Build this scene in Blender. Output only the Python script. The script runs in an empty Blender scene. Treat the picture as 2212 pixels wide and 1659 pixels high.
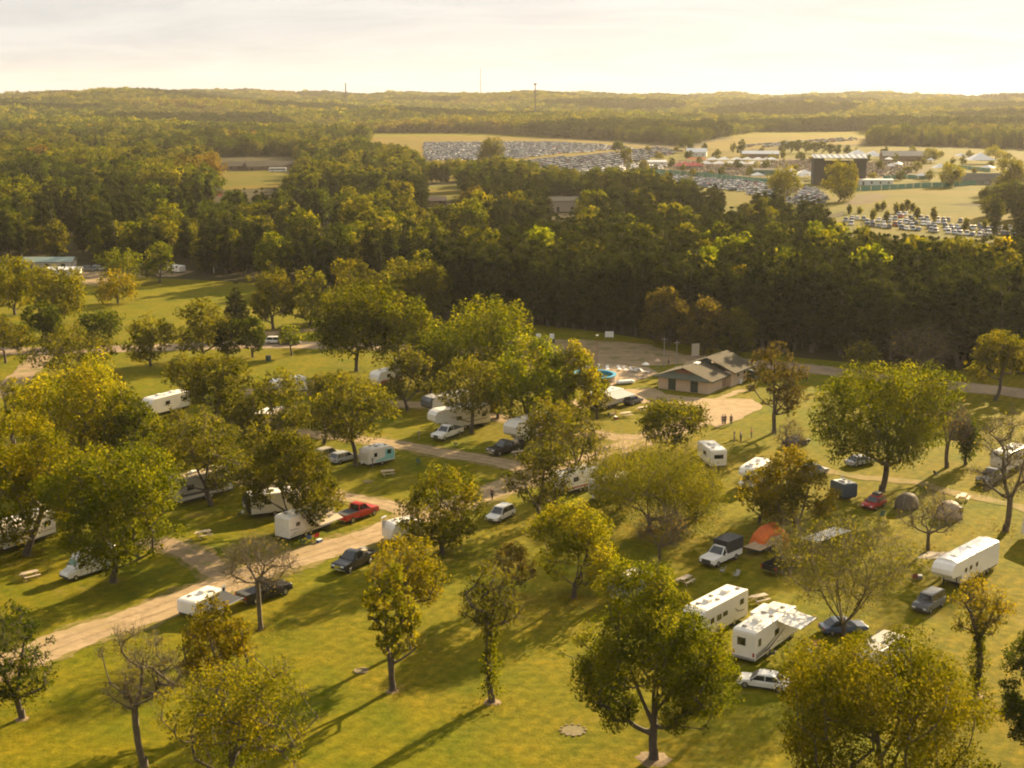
import bpy, math, random
import numpy as np
from mathutils import Vector

# ------------------------------------------------------------------ camera
SC = bpy.context.scene
COL = SC.collection
F, CX, CY, CAMH = 3000.0, 1106.0, 829.5, 54.0
PITCH = math.atan((CY - 200) / F)
cam_d = bpy.data.cameras.new('camera')
cam = bpy.data.objects.new('camera', cam_d)
COL.objects.link(cam)
cam.location = (0, 0, CAMH)
cam.rotation_euler = (math.pi / 2 - PITCH, 0, 0)
cam_d.sensor_width = 36.0
cam_d.lens = 36.0 * F / 2212.0
cam_d.clip_start = 1.0
cam_d.clip_end = 40000.0
SC.camera = cam
# ------------------------------------------------------------------ sky, sun, exposure
SUN_EL, SUN_AZ = math.radians(20.5), math.radians(35.0)      # azimuth: clockwise from the view direction
W = bpy.data.worlds.new('World')
SC.world = W
W.use_nodes = True
nt = W.node_tree
nt.nodes.clear()
def wn(t, **k):
    n = nt.nodes.new(t)
    for a, b in k.items():
        setattr(n, a, b)
    return n
sky = wn('ShaderNodeTexSky', sky_type='NISHITA', sun_disc=False)
sky.sun_elevation = SUN_EL
sky.sun_rotation = SUN_AZ
sky.air_density = 1.0
sky.dust_density = 4.0
sky.ozone_density = 0.6
bw = wn('ShaderNodeRGBToBW')
nt.links.new(sky.outputs[0], bw.inputs[0])
# thin high cloud: noise on the direction projected to a flat layer
tc = wn('ShaderNodeTexCoord')
sep = wn('ShaderNodeSeparateXYZ')
nt.links.new(tc.outputs['Generated'], sep.inputs[0])
zz = wn('ShaderNodeMath', operation='ADD'); zz.inputs[1].default_value = 0.16
ab = wn('ShaderNodeMath', operation='ABSOLUTE')
nt.links.new(sep.outputs[2], ab.inputs[0]); nt.links.new(ab.outputs[0], zz.inputs[0])
dv = wn('ShaderNodeVectorMath', operation='DIVIDE')
cmb = wn('ShaderNodeCombineXYZ')
for i in range(3):
    nt.links.new(zz.outputs[0], cmb.inputs[i])
nt.links.new(tc.outputs['Generated'], dv.inputs[0]); nt.links.new(cmb.outputs[0], dv.inputs[1])
mp = wn('ShaderNodeMapping')
mp.inputs['Rotation'].default_value = (0, 0, 0.25)
mp.inputs['Scale'].default_value = (1.0, 1.5, 1)
nt.links.new(dv.outputs[0], mp.inputs[0])
nz = wn('ShaderNodeTexNoise'); nz.inputs['Scale'].default_value = 1.3; nz.inputs['Detail'].default_value = 9
nz.inputs['Roughness'].default_value = 0.62; nz.inputs['Distortion'].default_value = 0.8
nt.links.new(mp.outputs[0], nz.inputs[0])
cr = wn('ShaderNodeValToRGB')
cr.color_ramp.elements[0].position = 0.38; cr.color_ramp.elements[0].color = (0.90, 0.895, 0.88, 1)
cr.color_ramp.elements[1].position = 0.60; cr.color_ramp.elements[1].color = (1.06, 1.045, 1.0, 1)
nt.links.new(nz.outputs[0], cr.inputs[0])
cl = wn('ShaderNodeMix', data_type='RGBA', blend_type='MULTIPLY'); cl.inputs[0].default_value = 1.0
pwr = wn('ShaderNodeMath', operation='POWER'); pwr.inputs[1].default_value = 0.05
nt.links.new(bw.outputs[0], pwr.inputs[0])
sclm = wn('ShaderNodeMath', operation='MULTIPLY'); sclm.inputs[1].default_value = 3.8
nt.links.new(pwr.outputs[0], sclm.inputs[0])
nt.links.new(sclm.outputs[0], cl.inputs[6]); nt.links.new(cr.outputs[0], cl.inputs[7])
veil = wn('ShaderNodeMix', data_type='RGBA', blend_type='MIX'); veil.inputs[0].default_value = 0.96
nt.links.new(sky.outputs[0], veil.inputs[6]); nt.links.new(cl.outputs[2], veil.inputs[7])
bg = wn('ShaderNodeBackground'); bg.inputs[1].default_value = 0.05
nt.links.new(veil.outputs[2], bg.inputs[0])
wo = wn('ShaderNodeOutputWorld')
nt.links.new(bg.outputs[0], wo.inputs[0])

sun_d = bpy.data.lights.new('sun', 'SUN')
sun_d.energy = 5.0
sun_d.angle = math.radians(0.6)
sun_d.color = (1.0, 0.76, 0.44)
sun = bpy.data.objects.new('sun', sun_d)
COL.objects.link(sun)
SUNDIR = Vector((math.sin(SUN_AZ) * math.cos(SUN_EL), math.cos(SUN_AZ) * math.cos(SUN_EL), math.sin(SUN_EL)))
sun.rotation_euler = SUNDIR.to_track_quat('Z', 'Y').to_euler()
sun.location = (60, 80, 60)

SC.render.engine = 'CYCLES'
SC.view_settings.view_transform = 'Standard'
SC.view_settings.look = 'None'
SC.view_settings.gamma = 1.0
SC.view_settings.use_curve_mapping = False
SC.view_settings.exposure = 1.97
cy = SC.cycles
cy.use_denoising = True
cy.max_bounces = 5
cy.diffuse_bounces = 2
cy.glossy_bounces = 2
cy.transmission_bounces = 3
cy.transparent_max_bounces = 4
cy.volume_bounces = 0
cy.use_adaptive_sampling = True
cy.adaptive_threshold = 0.02
cy.caustics_reflective = False
cy.caustics_refractive = False
cy.sample_clamp_indirect = 4.0
cy.filter_width = 2.0
SC.render.use_persistent_data = False

# ------------------------------------------------------------------ pixel <-> ground
def G(vx, vy, z=0.0):
    a = (vx - CX) / F; b = (vy - CY) / F
    fy = math.cos(PITCH) - b * math.sin(PITCH); fz = -math.sin(PITCH) - b * math.cos(PITCH)
    t = (z - CAMH) / fz
    return Vector((a * t, fy * t, z))
def PR(x, y, z):
    dz = z - CAMH
    f = y * math.cos(PITCH) - dz * math.sin(PITCH); d = -y * math.sin(PITCH) - dz * math.cos(PITCH)
    return CX + F * x / f, CY + F * d / f
def top_h(p, ty):
    lo, hi = 0.0, 140.0
    for _ in range(40):
        m = (lo + hi) / 2
        if PR(p[0], p[1], p[2] + m)[1] > ty: lo = m
        else: hi = m
    return lo
def ppm(p):                                    # view pixels per metre at a point
    return F / (p[1] * math.cos(PITCH) + CAMH * math.sin(PITCH))
def inpoly(x, y, P):
    c = False; j = len(P) - 1
    for i in range(len(P)):
        if (P[i][1] > y) != (P[j][1] > y) and x < (P[j][0] - P[i][0]) * (y - P[i][1]) / (P[j][1] - P[i][1]) + P[i][0]:
            c = not c
        j = i
    return c

# ------------------------------------------------------------------ materials
MATS = {}
def nodes_of(name):
    m = bpy.data.materials.new(name); m.use_nodes = True
    t = m.node_tree; t.nodes.clear()
    return m, t
def L(t, a, b): t.links.new(a, b)
def mat(name, col, rough=0.6, metal=0.0, vary=0.10, scale=3.0, spec=0.5, coat=0.0):
    if name in MATS: return MATS[name]
    m, t = nodes_of(name)
    p = t.nodes.new('ShaderNodeBsdfPrincipled'); o = t.nodes.new('ShaderNodeOutputMaterial')
    p.inputs['Roughness'].default_value = rough; p.inputs['Metallic'].default_value = metal
    p.inputs['Specular IOR Level'].default_value = spec
    p.inputs['Coat Weight'].default_value = coat; p.inputs['Coat Roughness'].default_value = 0.08
    tx = t.nodes.new('ShaderNodeTexCoord'); n = t.nodes.new('ShaderNodeTexNoise')
    n.inputs['Scale'].default_value = scale; n.inputs['Detail'].default_value = 5
    L(t, tx.outputs['Object'], n.inputs[0])
    r = t.nodes.new('ShaderNodeMapRange'); r.inputs[1].default_value = 0.3; r.inputs[2].default_value = 0.7
    r.inputs[3].default_value = 1 - vary; r.inputs[4].default_value = 1 + vary
    L(t, n.outputs[0], r.inputs[0])
    mx = t.nodes.new('ShaderNodeMix'); mx.data_type = 'RGBA'; mx.blend_type = 'MULTIPLY'; mx.inputs[0].default_value = 1
    mx.inputs[6].default_value = (*col, 1); L(t, r.outputs[0], mx.inputs[7])
    L(t, mx.outputs[2], p.inputs['Base Color']); L(t, p.outputs[0], o.inputs[0])
    MATS[name] = m
    return m
def leaf_mat(name, c1, c2, c3, trans=0.45):
    if name in MATS: return MATS[name]
    m, t = nodes_of(name)
    a = t.nodes.new('ShaderNodeAttribute'); a.attribute_name = 'tint'
    r = t.nodes.new('ShaderNodeValToRGB')
    r.color_ramp.elements[0].position = 0.15; r.color_ramp.elements[0].color = (*c1, 1)
    r.color_ramp.elements[1].position = 0.9; r.color_ramp.elements[1].color = (*c3, 1)
    e = r.color_ramp.elements.new(0.55); e.color = (*c2, 1)
    L(t, a.outputs['Fac'], r.inputs[0])
    oi = t.nodes.new('ShaderNodeObjectInfo')
    mr = t.nodes.new('ShaderNodeMapRange'); mr.inputs[3].default_value = 0.70; mr.inputs[4].default_value = 1.30
    L(t, oi.outputs['Random'], mr.inputs[0])
    mx = t.nodes.new('ShaderNodeMix'); mx.data_type = 'RGBA'; mx.blend_type = 'MULTIPLY'; mx.inputs[0].default_value = 1
    L(t, r.outputs[0], mx.inputs[6]); L(t, mr.outputs[0], mx.inputs[7])
    d = t.nodes.new('ShaderNodeBsdfDiffuse'); tr = t.nodes.new('ShaderNodeBsdfTranslucent')
    L(t, mx.outputs[2], d.inputs[0])
    g = t.nodes.new('ShaderNodeMix'); g.data_type = 'RGBA'; g.blend_type = 'MULTIPLY'; g.inputs[0].default_value = 1
    g.inputs[7].default_value = (1.75, 1.60, 0.40, 1); L(t, mx.outputs[2], g.inputs[6]); L(t, g.outputs[2], tr.inputs[0])
    s = t.nodes.new('ShaderNodeMixShader'); s.inputs[0].default_value = trans
    L(t, d.outputs[0], s.inputs[1]); L(t, tr.outputs[0], s.inputs[2])
    o = t.nodes.new('ShaderNodeOutputMaterial'); L(t, s.outputs[0], o.inputs[0])
    MATS[name] = m
    return m
PAL = {
 'green':  ((0.040, 0.053, 0.004), (0.075, 0.086, 0.006), (0.130, 0.124, 0.008)),
 'dark':   ((0.024, 0.037, 0.006), (0.042, 0.058, 0.007), (0.068, 0.080, 0.009)),
 'yellow': ((0.070, 0.080, 0.005), (0.120, 0.122, 0.007), (0.190, 0.160, 0.009)),
 'gold':   ((0.090, 0.086, 0.006), (0.150, 0.130, 0.008), (0.220, 0.165, 0.010)),
 'olive':  ((0.056, 0.063, 0.009), (0.090, 0.092, 0.011), (0.132, 0.120, 0.014)),
 'brown':  ((0.066, 0.057, 0.018), (0.098, 0.080, 0.022), (0.132, 0.106, 0.026)),
 'lime':   ((0.062, 0.086, 0.005), (0.104, 0.122, 0.007), (0.165, 0.158, 0.010)),
 'rust':   ((0.080, 0.060, 0.020), (0.122, 0.085, 0.024), (0.165, 0.112, 0.026)),
 'pine':   ((0.020, 0.029, 0.008), (0.032, 0.042, 0.010), (0.052, 0.059, 0.013)),
}
def leaf(k): return leaf_mat('leaf_' + k, *PAL[k], trans=0.25 if k == 'pine' else 0.5)
BARK = mat('bark', (0.075, 0.058, 0.042), 0.9, vary=0.35, scale=2.0)
BARKG = mat('bark_grey', (0.095, 0.072, 0.042), 0.9, vary=0.3, scale=2.0)

# ------------------------------------------------------------------ mesh helper
class MB:
    def __init__(s): s.v = []; s.f = []; s.m = []
    def add(s, vs, fs, mi=0):
        b = len(s.v); s.v += [tuple(p) for p in vs]
        for q in fs: s.f.append([b + i for i in q]); s.m.append(mi)
        return s
    def box(s, x0, x1, y0, y1, z0, z1, mi=0):
        return s.add([(x, y, z) for z in (z0, z1) for y in (y0, y1) for x in (x0, x1)],
                     [(0, 2, 3, 1), (4, 5, 7, 6), (0, 1, 5, 4), (2, 6, 7, 3), (0, 4, 6, 2), (1, 3, 7, 5)], mi)
    def loft(s, rings, mi=0, cap=True):
        n = len(rings[0]); vs = [p for r in rings for p in r]; fs = []
        for k in range(len(rings) - 1):
            for i in range(n):
                j = (i + 1) % n
                fs.append((k * n + i, k * n + j, (k + 1) * n + j, (k + 1) * n + i))
        if cap:
            fs.append(tuple(range(n - 1, -1, -1))); fs.append(tuple((len(rings) - 1) * n + i for i in range(n)))
        return s.add(vs, fs, mi)
    def prism(s, prof, y0, y1, mi=0, bev=0.0):          # profile in x,z swept along y
        if bev <= 0:
            return s.loft([[(x, y, z) for x, z in prof] for y in (y0, y1)], mi)
        cx = (min(p[0] for p in prof) + max(p[0] for p in prof)) / 2; cz = (min(p[1] for p in prof) + max(p[1] for p in prof)) / 2
        hx = (max(p[0] for p in prof) - min(p[0] for p in prof)) / 2; hz = (max(p[1] for p in prof) - min(p[1] for p in prof)) / 2
        ins = [(cx + (x - cx) * (hx - bev) / hx, cz + (z - cz) * (hz - bev) / hz) for x, z in prof]
        md = [(cx + (x - cx) * (hx - bev * .3) / hx, cz + (z - cz) * (hz - bev * .3) / hz) for x, z in prof]
        return s.loft([[(x, y, z) for x, z in q] for q, y in ((ins, y0), (md, y0 + bev * .3), (prof, y0 + bev), (prof, y1 - bev), (md, y1 - bev * .3), (ins, y1))], mi)
    def tube(s, pts, rad, n=6, mi=0):
        rings = []
        for i, p in enumerate(pts):
            p = Vector(p); d = (Vector(pts[min(i + 1, len(pts) - 1)]) - Vector(pts[max(i - 1, 0)])).normalized()
            u = d.orthogonal().normalized(); w = d.cross(u)
            r = rad[i] if isinstance(rad, (list, tuple)) else rad
            rings.append([p + (u * math.cos(2 * math.pi * k / n) + w * math.sin(2 * math.pi * k / n)) * r for k in range(n)])
        return s.loft(rings, mi)
    def disc(s, c, r, z, n=20, mi=0, jit=0, rng=None):
        return s.add([(c[0] + r * (1 + (rng.uniform(-jit, jit) if rng else 0)) * math.cos(2 * math.pi * k / n), c[1] + r * math.sin(2 * math.pi * k / n), z) for k in range(n)], [tuple(range(n))], mi)
    def ell(s, c, r, mi=0, n=10, k=6, zmin=-1.0):
        rings = []
        for j in range(k + 1):
            ph = math.asin(max(-1, zmin)) + (math.pi / 2 - math.asin(max(-1, zmin))) * j / k
            q = max(math.cos(ph), 0.01)
            rings.append([(c[0] + r[0] * q * math.cos(2 * math.pi * i / n), c[1] + r[1] * q * math.sin(2 * math.pi * i / n), c[2] + r[2] * math.sin(ph)) for i in range(n)])
        return s.loft(rings, mi)
    def mesh(s, name, mats, smooth=False):
        me = bpy.data.meshes.new(name); me.from_pydata(s.v, [], s.f)
        for m in (mats if isinstance(mats, (list, tuple)) else [mats]): me.materials.append(m)
        if any(s.m): me.polygons.foreach_set('material_index', s.m)
        if smooth: me.polygons.foreach_set('use_smooth', [True] * len(s.f))
        me.update()
        return me
    def build(s, name, mats, parent=None, smooth=False, loc=None):
        o = bpy.data.objects.new(name, s.mesh(name, mats, smooth)); COL.objects.link(o)
        if parent: o.parent = parent
        if loc: o.location = loc
        return o
def obj(name, me, parent=None, loc=None, rz=0.0):
    o = bpy.data.objects.new(name, me); COL.objects.link(o)
    if parent: o.parent = parent
    if loc is not None: o.location = loc
    if rz: o.rotation_euler = (0, 0, rz)
    return o
def tag(o, label=None, cat=None, group=None, kind=None):
    if label: o['label'] = label
    if cat: o['category'] = cat
    if group: o['group'] = group
    if kind: o['kind'] = kind
    return o
def thing(name, label, cat, loc=(0, 0, 0), rz=0.0, group=None):
    o = bpy.data.objects.new(name, None); COL.objects.link(o)
    o.empty_display_size = 0.3
    o.location = loc; o.rotation_euler = (0, 0, rz)
    return tag(o, label, cat, group)
def copy_tree(o, parent=None):
    c = o.copy(); COL.objects.link(c); c.parent = parent
    for ch in list(o.children): copy_tree(ch, c)
    return c
def np_mesh(name, V, Q, mats, tint=None, mi=None):
    """V (n,3), Q (m,4) quads"""
    me = bpy.data.meshes.new(name)
    me.vertices.add(len(V)); me.vertices.foreach_set('co', np.asarray(V, np.float32).ravel())
    m = len(Q); k = Q.shape[1]
    me.loops.add(m * k); me.loops.foreach_set('vertex_index', Q.astype(np.int32).ravel())
    me.polygons.add(m); me.polygons.foreach_set('loop_start', np.arange(0, m * k, k, dtype=np.int32))
    if mi is not None: me.polygons.foreach_set('material_index', mi.astype(np.int32))
    for x in mats: me.materials.append(x)
    if tint is not None:
        a = me.attributes.new('tint', 'FLOAT', 'POINT'); a.data.foreach_set('value', tint.astype(np.float32))
    me.update(calc_edges=True)
    return me
# ------------------------------------------------------------------ terrain
def sstep(a, b, x):
    t = np.clip((x - a) / (b - a), 0, 1); return t * t * (3 - 2 * t)
def HZ(x, y):
    x = np.asarray(x, float); y = np.asarray(y, float)
    d = np.hypot(x, y); az = np.arctan2(x, np.maximum(y, 1e-6)); u = np.clip(az / 0.355, -1.6, 1.6)
    A = 33 - 4.5 * u + 3.0 * np.exp(-((u - 0.09) / 0.07) ** 2) - 3 * sstep(0.2, 0.7, u)
    A = A + 3.2 * np.sin(9.3 * u + 1.0) + 2.2 * np.sin(21 * u + 0.4) + 1.4 * np.sin(47 * u)
    z = A * sstep(1700, 4700, d)
    z += 22 * np.exp(-((u + 0.76) / 0.13) ** 2) * sstep(2300, 3500, d) * (1 - 0.85 * sstep(3500, 4700, d))
    w = sstep(1750, 2700, d)
    z += w * 1.5 * (4.0 * np.sin(x / 310 + 1.3) * np.sin(y / 270 + 0.4) + 3.0 * np.sin(x / 137 + y / 190 + 2.0) + 2.0 * np.sin(y / 95 - x / 160))
    z -= 30 * sstep(5000, 7000, d)
    return z
def hz(x, y): return float(HZ(x, y))

def earth_mat():
    m, t = nodes_of('lawn_grass')
    N = t.nodes.new
    tx = N('ShaderNodeTexCoord')
    def noise(s, det=4, rough=0.55):
        n = N('ShaderNodeTexNoise'); n.inputs['Scale'].default_value = s; n.inputs['Detail'].default_value = det
        n.inputs['Roughness'].default_value = rough; L(t, tx.outputs['Object'], n.inputs[0]); return n
    big, mid, fine, tuft = noise(0.028, 4), noise(0.16, 5, .62), noise(0.9, 4, .65), noise(5.0, 3, .7)
    def ramp(src, p0, c0, p1, c1):
        r = N('ShaderNodeValToRGB'); e = r.color_ramp.elements
        e[0].position = p0; e[0].color = (*c0, 1); e[1].position = p1; e[1].color = (*c1, 1); L(t, src.outputs[0], r.inputs[0]); return r
    def mix(a, b, fac, mode='MIX'):
        x = N('ShaderNodeMix'); x.data_type = 'RGBA'; x.blend_type = mode
        if isinstance(fac, float): x.inputs[0].default_value = fac
        else: L(t, fac, x.inputs[0])
        L(t, a, x.inputs[6]); L(t, b, x.inputs[7]); return x.outputs[2]
    c = ramp(mid, 0.34, (0.080, 0.100, 0.003), 0.68, (0.156, 0.130, 0.005)).outputs[0]
    dry = ramp(fine, 0.35, (0.118, 0.106, 0.005), 0.7, (0.190, 0.132, 0.011)).outputs[0]
    f1 = ramp(big, 0.42, (0.10, 0.10, 0.10), 0.63, (0.78, 0.78, 0.78)).outputs[0]
    sx = N('ShaderNodeSeparateXYZ'); L(t, tx.outputs['Object'], sx.inputs[0])
    gx = N('ShaderNodeMapRange'); gx.inputs[1].default_value = -40; gx.inputs[2].default_value = 60; gx.inputs[3].default_value = 0.55; gx.inputs[4].default_value = 1.25
    L(t, sx.outputs[0], gx.inputs[0])
    fm = N('ShaderNodeMath'); fm.operation = 'MULTIPLY'; fm.use_clamp = True; L(t, f1, fm.inputs[0]); L(t, gx.outputs[0], fm.inputs[1])
    c = mix(c, dry, fm.outputs[0])
    k = ramp(fine, 0.3, (0.70, 0.74, 0.7), 0.7, (1.28, 1.22, 1.2)).outputs[0]
    c = mix(c, k, 1.0, 'MULTIPLY')
    k2 = ramp(tuft, 0.3, (0.72, 0.75, 0.72), 0.7, (1.28, 1.24, 1.2)).outputs[0]
    c = mix(c, k2, 1.0, 'MULTIPLY')
    worn = N('ShaderNodeTexNoise'); worn.inputs['Scale'].default_value = 0.085; worn.inputs['Detail'].default_value = 7; worn.inputs['Roughness'].default_value = 0.7
    mw = N('ShaderNodeMapping'); mw.inputs['Location'].default_value = (37, 11, 0); L(t, tx.outputs['Object'], mw.inputs[0]); L(t, mw.outputs[0], worn.inputs[0])
    wm = ramp(worn, 0.60, (0, 0, 0), 0.74, (0.75, 0.75, 0.75)).outputs[0]
    bare = ramp(tuft, 0.3, (0.150, 0.105, 0.030), 0.7, (0.235, 0.165, 0.060)).outputs[0]
    c = mix(c, bare, wm)
    wv = N('ShaderNodeTexWave'); wv.wave_type = 'BANDS'; wv.inputs['Scale'].default_value = 0.20; wv.inputs['Distortion'].default_value = 1.6
    wv.inputs['Detail'].default_value = 2
    mpn = N('ShaderNodeMapping'); mpn.inputs['Rotation'].default_value = (0, 0, 0.55); L(t, tx.outputs['Object'], mpn.inputs[0]); L(t, mpn.outputs[0], wv.inputs[0])
    k3 = ramp(wv, 0.2, (0.93, 0.94, 0.93), 0.8, (1.05, 1.04, 1.04)).outputs[0]      # mower passes
    c = mix(c, k3, 1.0, 'MULTIPLY')
    p = N('ShaderNodeBsdfPrincipled'); p.inputs['Roughness'].default_value = 0.9; p.inputs['Specular IOR Level'].default_value = 0.03
    L(t, c, p.inputs['Base Color'])
    bp = N('ShaderNodeBump'); bp.inputs['Strength'].default_value = 0.5; bp.inputs['Distance'].default_value = 0.25
    L(t, fine.outputs[0], bp.inputs['Height']); L(t, bp.outputs[0], p.inputs['Normal'])
    o = N('ShaderNodeOutputMaterial'); L(t, p.outputs[0], o.inputs[0])
    return m
def patch_mat(name, c0, c1, scale, c2=None, s2=1.0):
    if name in MATS: return MATS[name]
    m, t = nodes_of(name); N = t.nodes.new
    tx = N('ShaderNodeTexCoord')
    n = N('ShaderNodeTexNoise'); n.inputs['Scale'].default_value = scale; n.inputs['Detail'].default_value = 6; n.inputs['Roughness'].default_value = 0.65
    L(t, tx.outputs['Object'], n.inputs[0])
    r = N('ShaderNodeValToRGB'); e = r.color_ramp.elements
    e[0].position = 0.33; e[0].color = (*c0, 1); e[1].position = 0.67; e[1].color = (*c1, 1); L(t, n.outputs[0], r.inputs[0])
    out = r.outputs[0]
    if c2:
        n2 = N('ShaderNodeTexNoise'); n2.inputs['Scale'].default_value = s2; n2.inputs['Detail'].default_value = 5
        L(t, tx.outputs['Object'], n2.inputs[0])
        r2 = N('ShaderNodeMapRange'); r2.inputs[1].default_value = 0.5; r2.inputs[2].default_value = 0.68; L(t, n2.outputs[0], r2.inputs[0])
        x = N('ShaderNodeMix'); x.data_type = 'RGBA'; x.inputs[7].default_value = (*c2, 1)
        L(t, r2.outputs[0], x.inputs[0]); L(t, out, x.inputs[6]); out = x.outputs[2]
    p = N('ShaderNodeBsdfPrincipled'); p.inputs['Roughness'].default_value = 0.95; p.inputs['Specular IOR Level'].default_value = 0.04
    L(t, out, p.inputs['Base Color'])
    o = N('ShaderNodeOutputMaterial'); L(t, p.outputs[0], o.inputs[0])
    MATS[name] = m
    return m
EARTH = earth_mat()
GRAVEL = patch_mat('gravel', (0.24, 0.175, 0.100), (0.37, 0.275, 0.160), 0.6, (0.27, 0.20, 0.10), 0.22)
VERGE = patch_mat('worn_verge', (0.120, 0.110, 0.012), (0.230, 0.165, 0.070), 0.9, (0.085, 0.095, 0.005), 0.7)
RUT = patch_mat('wheel_rut', (0.195, 0.140, 0.080), (0.300, 0.220, 0.130), 1.2)
ASPH = patch_mat('worn_asphalt', (0.20, 0.150, 0.100), (0.29, 0.215, 0.140), 0.25, (0.33, 0.245, 0.15), 0.12)
DIRT = patch_mat('dirt', (0.20, 0.145, 0.085), (0.31, 0.225, 0.13), 0.4, (0.14, 0.13, 0.04), 0.25)
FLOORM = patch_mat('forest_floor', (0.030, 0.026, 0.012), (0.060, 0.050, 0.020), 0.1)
FIELD = patch_mat('hay_field', (0.095, 0.076, 0.006), (0.150, 0.102, 0.010), 0.03)
FIELDG = patch_mat('green_field', (0.070, 0.072, 0.004), (0.110, 0.090, 0.006), 0.03, (0.125, 0.088, 0.008), 0.012)

def ground():
    rad = [0.0] + list(np.geomspace(30, 7200, 110)); na = 160
    V = [(0, 0, 0)]; Fc = []
    for r in rad[1:]:
        a = np.arange(na) * 2 * math.pi / na
        xs, ys = r * np.sin(a), r * np.cos(a)
        V += list(zip(xs, ys, HZ(xs, np.where(ys > 0, ys, np.maximum(ys, 1e-6)))))
    for k in range(na): Fc.append((0, 1 + (k + 1) % na, 1 + k))
    for i in range(len(rad) - 2):
        b, c = 1 + i * na, 1 + (i + 1) * na
        for k in range(na):
            j = (k + 1) % na; Fc.append((b + k, b + j, c + j, c + k))
    me = bpy.data.meshes.new('ground'); me.from_pydata(V, [], Fc); me.materials.append(EARTH)
    me.polygons.foreach_set('use_smooth', [True] * len(Fc)); me.update()
    o = obj('ground', me); tag(o, kind='structure')
ground()

RG = random.Random(7)
def sheet(name, P, z, m, label=None, jit=0.25, kind='structure', pixel=True, step=6.0):
    pts = [G(*p) if pixel else Vector((p[0], p[1], 0)) for p in P]
    out = []
    for i, a in enumerate(pts):
        b = pts[(i + 1) % len(pts)]; n = max(1, int((b - a).length / step))
        for k in range(n):
            q = a.lerp(b, k / n); out.append((q.x + RG.uniform(-jit, jit), q.y + RG.uniform(-jit, jit), z))
    from mathutils.geometry import tessellate_polygon
    tri = tessellate_polygon([[Vector(q) for q in out]])
    me = bpy.data.meshes.new(name); me.from_pydata(out, [], [t for t in tri]); me.materials.append(m)
    me.update()
    # face up
    if len(me.polygons) and sum(p.normal.z for p in me.polygons) < 0: me.flip_normals()
    o = obj(name, me); tag(o, label, kind=kind)
    return o
def strip(name, P, width, z, m, jit=0.22, step=1.6, pixel=True, kind='structure', side=0.0):
    pts = [G(*p) if pixel else Vector((p[0], p[1], 0)) for p in P]
    # catmull-rom
    C = []
    for i in range(len(pts) - 1):
        p0, p1, p2, p3 = pts[max(i - 1, 0)], pts[i], pts[i + 1], pts[min(i + 2, len(pts) - 1)]
        n = max(2, int((p2 - p1).length / step))
        for k in range(n):
            t = k / n
            C.append(0.5 * ((2 * p1) + (p2 - p0) * t + (2 * p0 - 5 * p1 + 4 * p2 - p3) * t * t + (3 * p1 - p0 - 3 * p2 + p3) * t ** 3))
    C.append(pts[-1])
    V, Fc = [], []; ph_ = [RG.uniform(0, 6.28) for _ in range(6)]
    for i, c in enumerate(C):
        d = (C[min(i + 1, len(C) - 1)] - C[max(i - 1, 0)]).normalized(); nrm = Vector((-d.y, d.x, 0))
        wdt = (width if not isinstance(width, (list, tuple)) else width[0] + (width[1] - width[0]) * i / len(C)) / 2
        c = c + nrm * side
        wv_ = lambda s: jit * (0.5 * math.sin(i * step * 0.55 + ph_[s]) + 0.35 * math.sin(i * step * 1.35 + ph_[s + 1]) + 0.25 * math.sin(i * step * 3.1 + ph_[s + 2]) + RG.uniform(-.15, .15))
        a = c + nrm * (wdt + wv_(0)); b = c - nrm * (wdt + wv_(3))
        V += [(a.x, a.y, z), (b.x, b.y, z)]
        if i: Fc.append((2 * i - 2, 2 * i - 1, 2 * i + 1, 2 * i))
    me = bpy.data.meshes.new(name); me.from_pydata(V, [], Fc); me.materials.append(m); me.update()
    if sum(p.normal.z for p in me.polygons) < 0: me.flip_normals()
    return tag(obj(name, me), kind=kind)

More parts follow.
